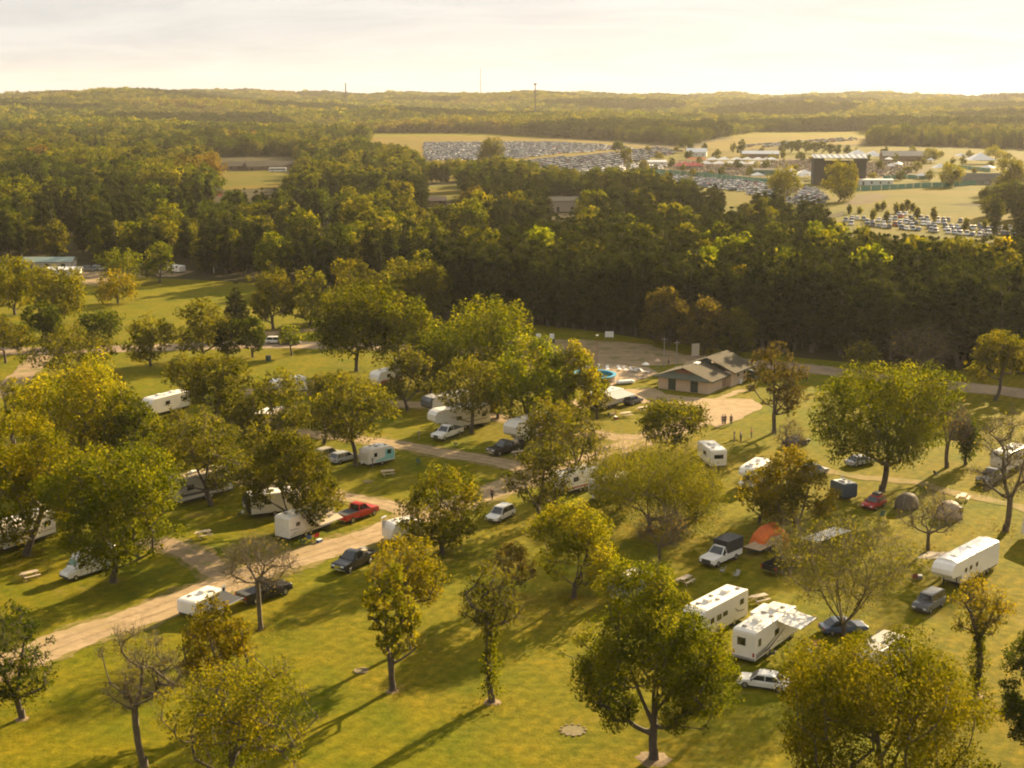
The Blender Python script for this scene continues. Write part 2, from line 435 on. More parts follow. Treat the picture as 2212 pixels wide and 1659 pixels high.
# forest floor under the woods, fields laid on it
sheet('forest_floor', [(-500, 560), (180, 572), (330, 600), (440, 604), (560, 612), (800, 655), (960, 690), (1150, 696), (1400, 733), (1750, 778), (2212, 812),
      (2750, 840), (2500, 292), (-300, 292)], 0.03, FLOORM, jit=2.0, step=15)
LANES = [
 ('gravel_lane', [(-60, 1470), (130, 1390), (340, 1318), (500, 1256), (650, 1204), (800, 1158), (900, 1122), (1000, 1086), (1090, 1052), (1180, 1028), (1290, 990), (1370, 958), (1450, 930), (1530, 902), (1575, 885)], 5.2, 0.050, GRAVEL),
 ('gravel_driveway', [(900, 1120), (860, 1098), (780, 1080), (690, 1066), (600, 1050), (500, 1040)], 3.4, 0.045, GRAVEL),
 ('gravel_driveway', [(1165, 1032), (1106, 1004), (978, 982), (878, 964), (790, 951), (700, 940), (600, 930)], 4.0, 0.045, GRAVEL),
 ('gravel_driveway', [(520, 848), (610, 842), (700, 850), (860, 872), (965, 880), (1085, 903), (1200, 925), (1310, 942), (1390, 946), (1450, 930)], 4.2, 0.045, GRAVEL),
 ('gravel_driveway', [(505, 1250), (440, 1212), (380, 1182), (345, 1172), (300, 1168)], 3.8, 0.046, DIRT),
 ('mown_track', [(1760, 1012), (1849, 1029), (1971, 1042), (2059, 1064), (2212, 1098), (2300, 1125)], 2.6, 0.044, patch_mat('worn_track', (0.18, 0.145, 0.05), (0.26, 0.195, 0.085), 0.5, (0.13, 0.13, 0.02), 0.3)),
 ('paved_road', [(-400, 762), (0, 759), (250, 754), (500, 746), (700, 746), (980, 754), (1256, 771), (1500, 776), (1700, 792), (1820, 805), (2100, 838), (2212, 850), (2500, 890)], 8.5, 0.040, ASPH),
 ('sandy_road_edge', [(1230, 783), (1330, 787), (1420, 788), (1490, 783)], 1.4, 0.056, GRAVEL),
 ('footpath', [(1536, 866), (1570, 856), (1606, 843)], 1.6, 0.055, GRAVEL),
 ('dirt_track', [(560, 722), (612, 718), (680, 712), (760, 705)], 4.5, 0.045, DIRT),
 ('dirt_track', [(1400, 752), (1340, 748), (1256, 745), (1180, 740), (1100, 735)], 9.0, 0.036, DIRT),
 ('dirt_track', [(-30, 860), (20, 835), (60, 800), (90, 768)], 5.0, 0.046, DIRT),
]
for a in LANES:
    strip(*a, jit=0.45, step=0.8)
    if a[0] in ('gravel_lane', 'gravel_driveway'):
        strip('worn_verge', a[1], a[2] + 1.7, a[3] - 0.012, VERGE, jit=0.75, step=0.7)
        for s in (-1, 1): strip('wheel_rut', a[1], 0.5, a[3] + 0.006, RUT, jit=0.16, step=0.9, side=s * 0.85)
sheet('gravel_yard', [(1300, 858), (1345, 842), (1410, 838), (1440, 852), (1530, 862), (1625, 862), (1650, 880), (1600, 905), (1545, 925), (1530, 905), (1515, 880), (1440, 872), (1380, 872)], 0.060, GRAVEL, jit=0.3, step=2)
sheet('gravel_lot', [(1150, 740), (1250, 734), (1330, 738), (1405, 748), (1470, 764), (1510, 780), (1400, 789), (1260, 785), (1150, 772)], 0.058, DIRT, jit=.5, step=2)
sheet('gravel_yard', [(1225, 868), (1290, 850), (1345, 840), (1330, 866), (1270, 882), (1225, 888)], 0.057, GRAVEL, jit=.4, step=2)
sheet('dirt_patch', [(640, 826), (690, 820), (720, 835), (700, 852), (650, 850)], 0.05, DIRT, step=2)
sheet('dirt_patch', [(165, 603), (215, 597), (260, 606), (215, 618), (180, 614)], 0.05, DIRT, step=2)
sheet('parking_apron', [(20, 585), (120, 578), (330, 582), (420, 586), (380, 598), (160, 600)], 0.046, DIRT, step=3)
# distant fields
sheet('hay_field', [(800, 296), (1040, 293), (1300, 306), (1480, 322), (1560, 326), (1440, 370), (1260, 392), (900, 392), (760, 330)], 0.10, FIELD, step=40, jit=6)
sheet('hay_field', [(1500, 318), (1545, 304), (1640, 290), (1880, 287), (1860, 312), (1700, 318), (1560, 328)], 0.12, FIELD, step=30, jit=5)
sheet('festival_field', [(1400, 330), (1560, 329), (1860, 315), (2300, 326), (2300, 402), (2130, 398), (1830, 412), (1700, 432), (1540, 425), (1420, 385)], 0.14, FIELDG, step=20, jit=3)
sheet('green_field', [(1640, 408), (1830, 405), (2140, 394), (2180, 410), (2120, 440), (1900, 450), (1840, 452), (1700, 490), (1540, 475), (1550, 425)], 0.16, FIELDG, step=15, jit=2)
sheet('car_park_field', [(1790, 480), (1840, 448), (2000, 440), (2320, 462), (2400, 515), (2050, 530), (1840, 505)], 0.18, FIELDG, step=10, jit=2)
sheet('green_field', [(455, 372), (625, 368), (625, 405), (455, 412)], 0.16, FIELDG, step=15, jit=2)
sheet('green_field', [(910, 402), (1005, 398), (1000, 432), (900, 436)], 0.16, FIELDG, step=10, jit=2)
DUST = patch_mat('trodden_slope', (0.075, 0.058, 0.028), (0.115, 0.085, 0.040), 0.12, (0.075, 0.072, 0.008), 0.06)
sheet('trodden_slope', [(1630, 346), (1775, 340), (1775, 378), (1690, 380), (1630, 376)], 0.20, DUST, step=12, jit=2)
sheet('trodden_slope', [(1850, 352), (1960, 349), (2010, 362), (1985, 386), (1880, 392), (1840, 376)], 0.20, DUST, step=12, jit=2)
sheet('trodden_slope', [(1380, 352), (1500, 344), (1640, 352), (1700, 382), (1560, 386), (1400, 374)], 0.19, DUST, step=12, jit=2)
sheet('dirt_patch', [(1820, 425), (1885, 418), (1925, 424), (1880, 440), (1830, 446)], 0.21, DUST, step=6, jit=1)
# ------------------------------------------------------------------ trees
def frusta(P0, P1, R0, R1, n):
    d = P1 - P0; ln = np.linalg.norm(d, axis=1, keepdims=True); d = d / np.maximum(ln, 1e-6)
    h = np.where(np.abs(d[:, 2:3]) < 0.9, np.array([[0, 0, 1.0]]), np.array([[1.0, 0, 0]]))
    u = np.cross(d, h); u /= np.maximum(np.linalg.norm(u, axis=1, keepdims=True), 1e-6); w = np.cross(d, u)
    a = np.arange(n) * 2 * math.pi / n
    ca, sa = np.cos(a)[None, :, None], np.sin(a)[None, :, None]
    ring = u[:, None, :] * ca + w[:, None, :] * sa
    A = P0[:, None, :] + ring * R0[:, None, None]; B = P1[:, None, :] + ring * R1[:, None, None]
    V = np.concatenate([A, B], 1).reshape(-1, 3)
    k = np.arange(n); j = (k + 1) % n
    q = np.stack([k, j, j + n, k + n], 1)
    Q = (q[None] + (np.arange(len(P0)) * 2 * n)[:, None, None]).reshape(-1, 4)
    return V, Q
def leaves_at(rs, C, N, ls, out, droop=0.0):
    """diamond leaf sprays at points C with outward vectors out"""
    n = len(C)
    nr = rs.normal(size=(n, 3)) * 0.75 + out * 0.55 + np.array([0, 0, 0.45])
    nr /= np.linalg.norm(nr, axis=1, keepdims=True)
    t = rs.normal(size=(n, 3)); t[:, 2] -= droop * 3
    t -= nr * (t * nr).sum(1, keepdims=True); t /= np.maximum(np.linalg.norm(t, axis=1, keepdims=True), 1e-6)
    b = np.cross(nr, t)
    s = ls * rs.uniform(0.6, 1.35, (n, 1))
    asp = (0.34 if droop else 0.62) * rs.uniform(0.75, 1.3, (n, 1))
    fold = nr * s * 0.18
    V = np.stack([C - t * s * 0.55, C + b * s * asp * 0.55 + fold, C + t * s * 0.55, C - b * s * asp * 0.55 + fold], 1).reshape(-1, 3)
    Q = np.arange(n * 4).reshape(-1, 4)
    return V, Q
PROF = {
 'round': lambda t: np.sqrt(np.clip(1 - (2 * t - 1) ** 2, 0, 1)) ** 0.75,
 'ovoid': lambda t: np.sin(math.pi * np.clip(t, 0, 1) ** 0.72) ** 0.65,
 'vase':  lambda t: np.sin(math.pi * np.clip(t, 0, 1) ** 1.35) ** 0.6,
 'cone':  lambda t: np.clip(1 - t, 0, 1) ** 0.85 * 0.97 + 0.03,
 'column': lambda t: np.sin(math.pi * np.clip(t, 0.02, .98)) ** 0.4,
}
STY = {  # profile, crown base, clumps, clump radius, leaf coverage, twigs per clump, vertical stretch, stems
 'dense':  ('round', 0.12, 120, 0.19, 3.0, 3, 0.85, 2),
 'ash':    ('ovoid', 0.16, 150, 0.155, 2.5, 4, 0.95, 3),
 'maple':  ('round', 0.14, 120, 0.18, 2.9, 2, 1.6, 2),
 'medium': ('ovoid', 0.13, 100, 0.175, 2.0, 6, 0.95, 2),
 'sparse': ('ovoid', 0.20, 70, 0.19, 1.15, 16, 0.9, 2),
 'bare':   ('ovoid', 0.28, 60, 0.26, 0.14, 36, 0.9, 2),
 'vase':   ('vase', 0.22, 90, 0.20, 0.62, 30, 0.8, 7),
 'willow': ('round', 0.12, 110, 0.20, 2.9, 6, 0.8, 3),
 'spruce': ('cone', 0.06, 120, 0.20, 3.6, 2, 0.5, 1),
 'column': ('column', 0.08, 70, 0.42, 3.6, 2, 1.1, 1),
 'pine':   ('ovoid', 0.42, 60, 0.30, 3.0, 4, 0.6, 1),
 'vine':   ('ovoid', 0.50, 44, 0.26, 1.2, 18, 0.9, 2),
 'shrub':  ('round', 0.02, 60, 0.28, 2.4, 10, 0.8, 3),
}
TWN = [None]
def tree_data(seed, h, cr, style, ls, nleaf=None, coverage=1.0, cb=None, simple=False, off=0.0):
    """h height (m), cr crown radius (m), ls leaf-spray size (m) -> (trunk V,Q), (leaf V,Q,tint)"""
    rs = np.random.RandomState(seed)
    prof, cb0, nc, rcf, cov, ntw, vs, stems = STY[style]
    cb = (cb0 if cb is None else cb) * h; ch = h - cb
    if simple: nc = max(10, int(nc * simple)); ntw = 0; rcf *= 1.25
    R = PROF[prof]
    ph = rs.uniform(0, 6.28, 6); am = rs.uniform(0.05, 0.16, 6) / (1 + 0.25 * np.arange(6))
    def wob(a, t):
        return 1 + sum(am[i] * np.sin((i + 1) * a + ph[i] + 4 * t * (i % 3 - 1)) for i in range(6))
    # clump centres, spread apart
    cand_t = rs.uniform(0.03, 0.97, nc * 14); cand_a = rs.uniform(0, 2 * math.pi, nc * 14)
    w = R(cand_t); keep = rs.uniform(size=len(w)) < (w * 0.9 + 0.1); cand_t, cand_a = cand_t[keep], cand_a[keep]
    rr = rs.uniform(0, 1, len(cand_t)) ** 0.42
    rad = np.maximum(R(cand_t) * wob(cand_a, cand_t) - rcf * 0.75, 0.04) * rr * cr
    cand = np.stack([rad * np.cos(cand_a), rad * np.sin(cand_a), cb + cand_t * ch * 0.94], 1)
    if not simple and style not in ('spruce', 'column', 'pine', 'vase'):      # gather the crown into a few big limbs' worth of lobes
        nl = 14; ta = rs.uniform(0.1, 0.95, nl); aa = np.arange(nl) * 2.4 + rs.uniform(-.4, .4, nl)
        lr_ = R(ta) * rs.uniform(0.55, 0.80, nl) * cr
        Lb = np.stack([lr_ * np.cos(aa), lr_ * np.sin(aa), cb + ta * ch], 1)
        dd = np.linalg.norm(cand[:, None, :] - Lb[None], axis=2) / (rs.uniform(0.24, 0.46, nl) * cr)[None]
        keep = (dd.min(1) < 1) | (np.linalg.norm((cand - [0, 0, cb + ch * .5]) / [cr, cr, ch / 2], axis=1) < 0.32)
        if keep.sum() > nc * 1.5: cand = cand[keep]
    C = [cand[0]]; md = np.linalg.norm((cand - cand[0]) * [1, 1, cr / max(ch / 2, .1)], axis=1)
    for _ in range(nc - 1):
        i = int(np.argmax(md * rs.uniform(0.6, 1, len(md)))); C.append(cand[i])
        md = np.minimum(md, np.linalg.norm((cand - cand[i]) * [1, 1, cr / max(ch / 2, .1)], axis=1))
    C = np.array(C)
    sp_ = rs.uniform(size=len(C)) < 0.22; C[sp_, :2] *= rs.uniform(1.05, 1.22, (int(sp_.sum()), 1))
    rc = cr * rcf * rs.uniform(0.6, 1.45, len(C)); rc[sp_] *= 0.7
    for ax in (0, 1):                                   # crown fills its measured width and height
        lo, hi = (C[:, ax] - rc * .8).min(), (C[:, ax] + rc * .8).max()
        C[:, ax] = (C[:, ax] - (lo + hi) / 2) * (2 * cr / (hi - lo))
    tp = (C[:, 2] + rc * vs * .8).max(); C[:, 2] = cb + (C[:, 2] - cb) * (h - cb) / max(tp - cb, .1)
    C[:, 0] += off * np.clip((C[:, 2] - cb * .5) / (h - cb), 0.4, 1)
    # skeleton
    r0 = 0.019 * h + 0.05 if style not in ('vase',) else 0.014 * h + .04
    nodes = [np.zeros(3)]; par = [-1]; isleaf = [0]
    def path(i, tgt, n, bend=0.25):
        p = nodes[i]; side = rs.normal(size=3) * np.linalg.norm(tgt - p) * 0.07
        mid = (p + tgt) / 2 + side - np.array([0, 0, bend * np.linalg.norm((tgt - p)[:2])])*0.5
        last = i
        for k in range(1, n + 1):
            u = k / n; q = (1 - u) ** 2 * p + 2 * u * (1 - u) * mid + u * u * tgt
            nodes.append(q); par.append(last); last = len(nodes) - 1
        return last
    straight = style in ('spruce', 'pine', 'column')
    if straight:
        path(0, np.array([0, 0, h * 0.97]), 10, 0)
    elif stems >= 5:
        b = path(0, np.array([rs.normal() * .1, rs.normal() * .1, h * 0.10]), 2, 0)
        for s in range(stems):
            a = 2 * math.pi * (s + rs.uniform(-.3, .3)) / stems
            path(b, np.array([math.cos(a) * cr * 0.55, math.sin(a) * cr * 0.55, h * rs.uniform(0.6, 0.75)]), 7, 0.9)
    else:
        ln = rs.normal(size=2) * 0.03 * h
        b = path(0, np.array([ln[0], ln[1], cb * 0.95]), 4, 0)
        if stems == 1:
            path(b, np.array([ln[0] * 1.6, ln[1] * 1.6, h * 0.86]), 6, 0)
        for s in range(stems if stems > 1 else 0):
            a = 2 * math.pi * (s + rs.uniform(-.3, .3)) / stems + ph[0]
            q = rs.uniform(0.28, 0.5)
            path(b, np.array([ln[0] + math.cos(a) * cr * q + off * .75, ln[1] + math.sin(a) * cr * q, h * rs.uniform(0.62, 0.82)]), 6, 0.6)
    ends = []
    order = np.argsort(np.linalg.norm(C - np.array([0, 0, cb]), axis=1))
    for ci in order:
        c = C[ci]; NP = np.array(nodes)
        dv = np.linalg.norm(NP - c, axis=1) + 1.6 * np.maximum(0, NP[:, 2] - (c[2] - 0.35 * np.hypot(*(c - NP)[:, :2].T) + (0.3 * h if straight else 0))) + 50 * (NP[:, 2] < min(cb * (0.3 if stems >= 5 else 0.8), c[2] * 0.5))
        ends.append(path(int(np.argmin(dv)), c, 2 if simple else 3, 0.16))
    cnt = np.zeros(len(nodes))
    for e in ends:
        i = e
        while i >= 0: cnt[i] += 1; i = par[i]
    rad = r0 * np.sqrt(np.maximum(cnt, 0.6) / len(ends)); rad = np.maximum(rad, 0.012 + 0.0006 * h)
    NP = np.array(nodes); idx = np.arange(1, len(nodes)); pa = np.array(par)[1:]
    if straight: rad[1:11] = np.linspace(r0, 0.03, 10)
    V1, Q1 = frusta(NP[pa], NP[idx], np.minimum(rad[pa], rad[idx] * 1.6 + .01), rad[idx], 4 if simple else 6)
    # root flare
    Vf, Qf = frusta(np.array([[0, 0, -0.3], [0, 0, 0.25]]), np.array([[0, 0, 0.25], [0, 0, 0.9]]), np.array([r0 * 1.5, r0 * 1.22]), np.array([r0 * 1.22, r0]), 6)
    Q1 = np.concatenate([Q1, Qf + len(V1)]); V1 = np.concatenate([V1, Vf])
    TW = None
    if ntw:
        m = len(C) * ntw; ii = np.repeat(np.arange(len(C)), ntw)
        d = rs.normal(size=(m, 3)); ax = C[ii] - np.array([0, 0, cb + ch * .35]); ax /= np.maximum(np.linalg.norm(ax, axis=1, keepdims=True), .01)
        d = d / np.linalg.norm(d, axis=1, keepdims=True) * 0.9 + ax * 0.5 + np.array([0, 0, 0.25])
        d /= np.linalg.norm(d, axis=1, keepdims=True)
        p0 = C[ii] + rs.normal(size=(m, 3)) * rc[ii][:, None] * 0.25
        ln = rc[ii][:, None] * rs.uniform(0.5, 1.35, (m, 1)); tw = 0.0010 * h
        TW = frusta(p0, p0 + d * ln, np.full(m, tw), np.full(m, tw * 0.45), 3)
    # leaves
    area = 2 * cr * ch
    n = nleaf or int(coverage * cov * area / (ls * ls * 0.34))
    n = max(n, 30)
    pw = rc ** 2 * rs.uniform(0.55, 1.45, len(C)); ii = rs.choice(len(C), n, p=pw / pw.sum())
    d = rs.normal(size=(n, 3)); d /= np.linalg.norm(d, axis=1, keepdims=True)
    rr = rs.uniform(0.12, 1, (n, 1)) ** 0.5
    off = d * rr * rc[ii][:, None]; off[:, 2] *= vs
    if style == 'maple': off[:, 2] += rc[ii] * 0.5 * (1 - rr[:, 0])
    if style == 'willow':
        off[:, 2] -= rs.uniform(0, 1, n) ** 2 * rc[ii] * 1.1
    P = C[ii] + off
    if straight and style != 'column':
        P[:, 2] -= 0.22 * np.hypot(P[:, 0], P[:, 1])
    keep = P[:, 2] > 0.1; P = P[keep]; ii = ii[keep]; d = d[keep]
    ct = rs.uniform(0.1, 0.75, len(C)); yt = np.clip((C[:, 2] - cb) / ch, 0, 1) * 0.16
    tint = np.clip(ct[ii] + yt[ii] + rs.normal(size=len(P)) * 0.14, 0, 1)
    V2, Q2 = leaves_at(rs, P, None, ls, d, 0.5 if style == 'willow' else 0.0)
    tn = np.repeat(tint, 4)
    if TW is not None:
        nq = len(Q2); Q2 = np.concatenate([Q2, TW[1] + len(V2)]); V2 = np.concatenate([V2, TW[0]]); tn = np.concatenate([tn, np.zeros(len(TW[0]))])
        TWN[0] = nq
    else: TWN[0] = None
    return (V1, Q1), (V2, Q2, tn)
def put_tree(name, p, h, cr, style, pal, label, seed, ls, group=None, bark=None, cb=None, coverage=1.0, cat='tree', off=0.0):
    (V1, Q1), (V2, Q2, tn) = tree_data(seed, h, cr, style, ls, cb=cb, coverage=coverage, off=off)
    r = thing(name, label, cat, p, RG.uniform(0, 6.28) if group else 0.0, group)
    obj('trunk', np_mesh('trunk', V1, Q1, [bark or BARK]), r)
    mi = None if TWN[0] is None else np.where(np.arange(len(Q2)) >= TWN[0], 1, 0)
    obj('crown', np_mesh('crown', V2, Q2, [leaf(pal), bark or BARK], tn, mi), r)
    return r
def cvine(r, h0, h1, rad, seed, ls, pal='green', n=900):
    rs = np.random.RandomState(seed)
    z = rs.uniform(h0, h1, n); a = rs.uniform(0, 6.28, n); q = rad * (1 - 0.45 * (z - h0) / (h1 - h0)) * rs.uniform(0.35, 1.25, n) * (1 + .35 * np.sin(z * 2.1))
    P = np.stack([q * np.cos(a), q * np.sin(a), z], 1)
    V, Q = leaves_at(rs, P, None, ls, np.stack([np.cos(a), np.sin(a), 0 * a], 1))
    return obj('ivy', np_mesh('ivy', V, Q, [leaf(pal)], np.repeat(rs.uniform(0.2, 0.95, n), 4)), r)

# (base x, base y, top y, half width in view pixels, style, palette, label, options)
CAMP = [
 (1412,1640,1228,168,'ash','green','big green ash tree in a ring of mulch on the open lawn',{'bark':BARK,'dx':-44,'f':1.12,'cb':0.17,'coverage':1.35}),
 (1890,1775,1372,226,'dense','yellow','broad yellow-green tree growing in front of the small white car',{'f':1.04}),
 (2106,1505,1245,66,'vine','gold','slim tree with an ivy-covered trunk and a golden top',{'ivy':1}),
 (2240,1660,1372,95,'dense','dark','dark green tree beyond the ivy-covered golden tree',{}),
 (1822,1372,1115,150,'vase','olive','nearly leafless tree of many upright stems beside the dark sedan',{}),
 (1062,1517,1225,62,'vine','olive','thin tree with leafy ivy on the trunk and a bare top',{'ivy':1}),
 (848,1492,1225,58,'medium','yellow','yellow-green tree with leaves down its trunk, beside a golden twin',{'cb':0.14}),
 (882,1402,1160,82,'medium','gold','golden leaved tree on a long bare trunk behind the black pickup with a loaded bed',{'cb':0.40}),
 (520,1745,1415,160,'sparse','yellow','loose leaning tree with yellow side branches at the lawn edge',{}),
 (478,1562,1298,86,'medium','gold','golden tree growing beside the pop-up camper with grey awning',{'cb':0.18}),
 (312,1657,1365,88,'bare','brown','leafless grey tree with a long bare trunk on the lawn',{'cb':0.42}),
 (48,1552,1305,75,'sparse','dark','tree with dark green lower leaves and a bare brown top',{'cb':0.2,'low':1}),
 (563,1360,1155,90,'bare','brown','small leafless tree in front of the black pickup on the grass',{'cb':0.52}),
 (245,1258,972,140,'dense','green','dense green tree shading the white campervan',{}),
 (58,1200,898,125,'dense','yellow','thick yellow-green tree in front of the long cream fifth-wheel trailer',{}),
 (175,1000,772,122,'maple','yellow','large bright yellow-green tree behind the dense campsite trees',{}),
 (285,1025,840,70,'medium','green','mid green tree beside the trailer with two roof units',{}),
 (455,1092,880,95,'sparse','olive','thin brownish-green tree standing against the long grey fifth-wheel',{'coverage':1.5}),
 (632,1142,935,104,'medium','olive','feathery grey-green tree behind the trailer with tan awning',{'coverage':1.6,'cb':0.06,'dx':-6}),
 (768,1006,808,90,'medium','olive','forked tree with a thick bare trunk beside the teal and cream trailer',{'cb':0.30}),
 (465,905,772,72,'dense','olive','round compact tree between the rows of trailers',{}),
 (605,945,798,60,'medium','olive','olive tree in front of the brown boxy trailer',{}),
 (700,960,850,52,'medium','olive','low olive tree beside the silver wagon',{'cb':0.1}),
 (955,1196,1006,88,'medium','yellow','yellow-green tree on the lane edge beside the walking person',{'coverage':1.25,'cb':0.12}),
 (1165,1135,946,82,'sparse','olive','sparse tree in front of the trailer with blue and red stripes',{'coverage':1.3}),
 (1248,1045,885,66,'sparse','olive','thin brown-green tree between the two gravel lanes',{}),
 (1240,1292,1082,100,'medium','yellow','full yellow-green tree with a dark trunk near the small blue-grey camper',{'coverage':1.3}),
 (1405,1150,940,142,'willow','olive','wide willow-like tree with fine drooping foliage',{}),
 (1425,1215,1095,58,'bare','rust','leafless pinkish shrub in front of the willow-like tree',{}),
 (1455,968,862,72,'dense','green','dense round green tree beside the picnic tables',{}),
 (1150,940,732,90,'medium','lime','tall bright green tree beside the trailer with grey canopy awning',{'coverage':1.35,'cb':0.12}),
 (1236,935,742,64,'medium','yellow','bright yellow-green tree beside the pool fence',{'cb':0.12}),
 (770,802,615,95,'maple','green','tall maple with upright branch tips and a forked trunk',{'coverage':1.1,'cb':0.26}),
 (862,815,638,66,'maple','green','middle maple of the three tall ones by the road',{}),
 (1030,832,650,115,'maple','lime','broad maple turning golden along its top, by the road',{}),
 (880,888,752,52,'sparse','olive','small loose tree beside the gravel driveway behind the white fifth-wheel',{'coverage':1.6}),
 (1018,936,768,76,'medium','olive','tree with a straight trunk in front of the white fifth-wheel',{'cb':0.3,'coverage':1.1}),
 (1905,1062,788,146,'dense','green','large spreading oak with a forked trunk beside the red hatchback',{'cb':0.22}),
 (1672,935,742,60,'sparse','brown','thin brown-leaved tree beside the gravel yard',{'coverage':1.3}),
 (1715,1165,972,80,'medium','gold','orange and gold tree beside the white van-based motorhome',{'coverage':1.2}),
 (2150,866,722,60,'dense','yellow','round green-gold tree by the paved road',{'cb':0.26}),
 (2172,1148,890,72,'bare','olive','leafless tree with a thick trunk and wide limbs by the beige trailer',{}),
 (2004,1188,1050,66,'bare','brown','low leafless tree beside the beige dome tent',{}),
 (2085,1004,895,24,'column','dark','dark narrow evergreen by the mown track',{}),
 (1982,812,698,70,'bare','brown','bushy leafless tree against the pine wall',{}),
 (1858,805,735,38,'sparse','olive','small thin tree at the edge of the pine wall',{'coverage':1.5}),
 (2045,1010,840,50,'bare','rust','bare reddish tree behind the narrow evergreen',{}),
 (12,784,682,40,'medium','olive','small round tree by the paved road beyond the campsite',{'cb':0.36}),
 (150,812,706,88,'sparse','olive','wide thin-leaved tree beside the paved road',{'coverage':1.5}),
 (222,738,668,46,'dense','dark','dark rounded tree beside the paved road',{'cb':0.08}),
 (325,790,680,56,'medium','olive','rounded olive tree casting its shadow on the roadside lawn',{'coverage':1.2,'cb':0.1}),
 (440,778,648,56,'medium','olive','loose olive tree next to the dark spruces',{}),
 (494,776,688,32,'dense','dark','small dark tree next to its twin by the road',{}),
 (546,772,688,30,'dense','dark','small dark tree, twin of the one by the spruce',{}),
 (512,705,612,34,'spruce','pine','dark blue-green spruce at the lawn edge',{}),
 (630,768,703,26,'medium','lime','little light green tree alone on the roadside lawn',{'cb':0.34}),
 (125,698,572,62,'maple','olive','large rounded tree beyond the paved road, next to a yellow twin',{'cb':0.1}),
 (32,680,556,56,'dense','yellow','large yellowish tree beyond the paved road',{'cb':0.1}),
 (90,735,655,40,'dense','dark','low dark shrubby tree in front of the large rounded tree',{'cb':0.05}),
 (255,655,582,46,'medium','gold','golden-brown tree on the shaded lawn',{'cb':0.1}),
 (262,610,536,50,'medium','lime','light green tree in front of the parked boats',{'cb':0.1}),
 (345,612,522,34,'medium','lime','tall light green tree next to the parked boat',{'cb':0.1}),
 (590,712,568,52,'medium','olive','loose tree at the lawn edge with one golden branch',{'cb':0.1}),
 (668,705,578,52,'medium','olive','olive tree in the row behind the tall maples',{'cb':0.1}),
 (752,690,560,50,'medium','yellow','yellowish tree in the row behind the tall maples',{'cb':0.1}),
 (830,700,590,45,'medium','olive','leafy tree behind the middle maple',{'cb':0.1}),
 (905,705,568,66,'dense','olive','wide dense tree at the end of the row against the pines',{'cb':0.1}),
 (990,640,540,32,'medium','lime','pale green tree in the pine wall corner',{}),
 (1445,748,622,60,'medium','brown','brownish tree leaning out of the pine wall',{'cb':0.1}),
 (1520,765,640,52,'sparse','brown','thin brown tree in front of the pine wall by the sign',{'coverage':1.6,'cb':0.1}),
 (1688,742,592,52,'medium','gold','bright gold tree glowing against the dark pines',{'cb':0.15}),
 (1590,770,668,44,'medium','olive','olive tree behind the wash house',{'cb':0.08}),
 (40,760,700,34,'medium','olive','low olive tree between road and lawn',{'cb':0.1}),
 (600,645,590,30,'medium','gold','small orange-gold tree on the shaded slope',{}),
 (1075,905,790,46,'medium','yellow','yellow-green tree behind the fifth-wheel with dark swoops',{'cb':0.12}),
 (1290,905,812,30,'sparse','olive','thin little tree beside the trailer with grey canopy awning',{'coverage':1.5}),
 (1700,1000,905,34,'bare','brown','small leafless tree beside the dark shiny sedan',{}),
 (150,1130,1000,60,'medium','green','green tree between the cream trailer and the campervan',{'cb':0.08}),
 (1185,1000,850,62,'medium','yellow','yellow-brown tree between the tall bright tree and the gravel lane',{}),
 (330,1070,940,62,'medium','green','green tree filling the gap before the long grey fifth-wheel',{}),
 (95,1080,915,66,'medium','yellow','yellow-green tree over the cream trailer roof',{}),
 (225,905,805,58,'medium','olive','olive tree beside the trailer with two roof units, on the road side',{}),
 (90,905,808,52,'medium','olive','olive tree at the back of the large bright yellow-green tree',{}),
 (560,1025,915,50,'medium','olive','olive tree over the tail of the black-nosed trailer',{}),
 (525,945,850,46,'medium','olive','low olive tree between the brown boxy trailer and the grey fifth-wheel',{}),
 (700,895,805,44,'medium','olive','olive tree behind the forked tree with the bare trunk',{}),
 (930,850,740,50,'maple','green','green tree filling between the two broad maples',{}),
 (1105,880,760,52,'medium','lime','light green tree at the foot of the broad maple',{}),
 (1340,1100,985,60,'medium','olive','olive tree under the edge of the willow-like tree',{}),
 (1500,1125,1000,55,'willow','olive','smaller willow-like tree beside the wide one',{}),
 (1640,1130,1010,50,'sparse','gold','thin gold tree beside the orange and gold tree',{'coverage':1.4}),
 (1110,1290,1170,46,'sparse','brown','thin brown tree in front of the lane-side white car',{'coverage':1.2}),
 (455,1010,905,52,'medium','olive','olive tree between the thin brownish-green tree and the lane',{}),
 (740,900,800,50,'medium','olive','olive tree in front of the tall maple with the forked trunk',{}),
 (395,850,765,44,'medium','olive','olive tree on the roadside lawn beside the compact round tree',{}),
 (255,1010,880,52,'medium','yellow','yellow-green tree beside the mid green one',{}),
 (30,960,820,36,'medium','yellow','yellow-green tree at the dirt track',{'cb':0.08}),
 (380,990,880,44,'medium','olive','olive tree near the row of trailers beneath blue tarp',{'cb':0.1}),
]
for i, (bx, by, ty, hw, sty, pal, lab, op) in enumerate(CAMP):
    p = G(bx, by); h = top_h(p, ty) * 1.04; k = ppm(p); cr = hw / k * op.get('f', 1.12)
    ls = min(max(2.5 / (k * 0.463), 0.20), 0.55)
    if sty in ('willow', 'vase'): ls *= 0.8
    o = put_tree('shrub' if 'shrub' in lab and 'shrubby' not in lab else 'tree', p, h, cr, sty, pal, lab, 100 + i, ls, bark=op.get('bark') or (BARKG if sty in ('bare', 'vase') else BARK), cb=op.get('cb'), coverage=op.get('coverage', 1.0), off=op.get('dx', 0) / k)
    if op.get('ivy'): cvine(o, 0.8, h * 0.62, 0.95, 900 + i, ls, 'green', 1500)
    if op.get('low'): cvine(o, h * 0.14, h * 0.52, cr * 0.75, 950 + i, ls, 'green', 1500)
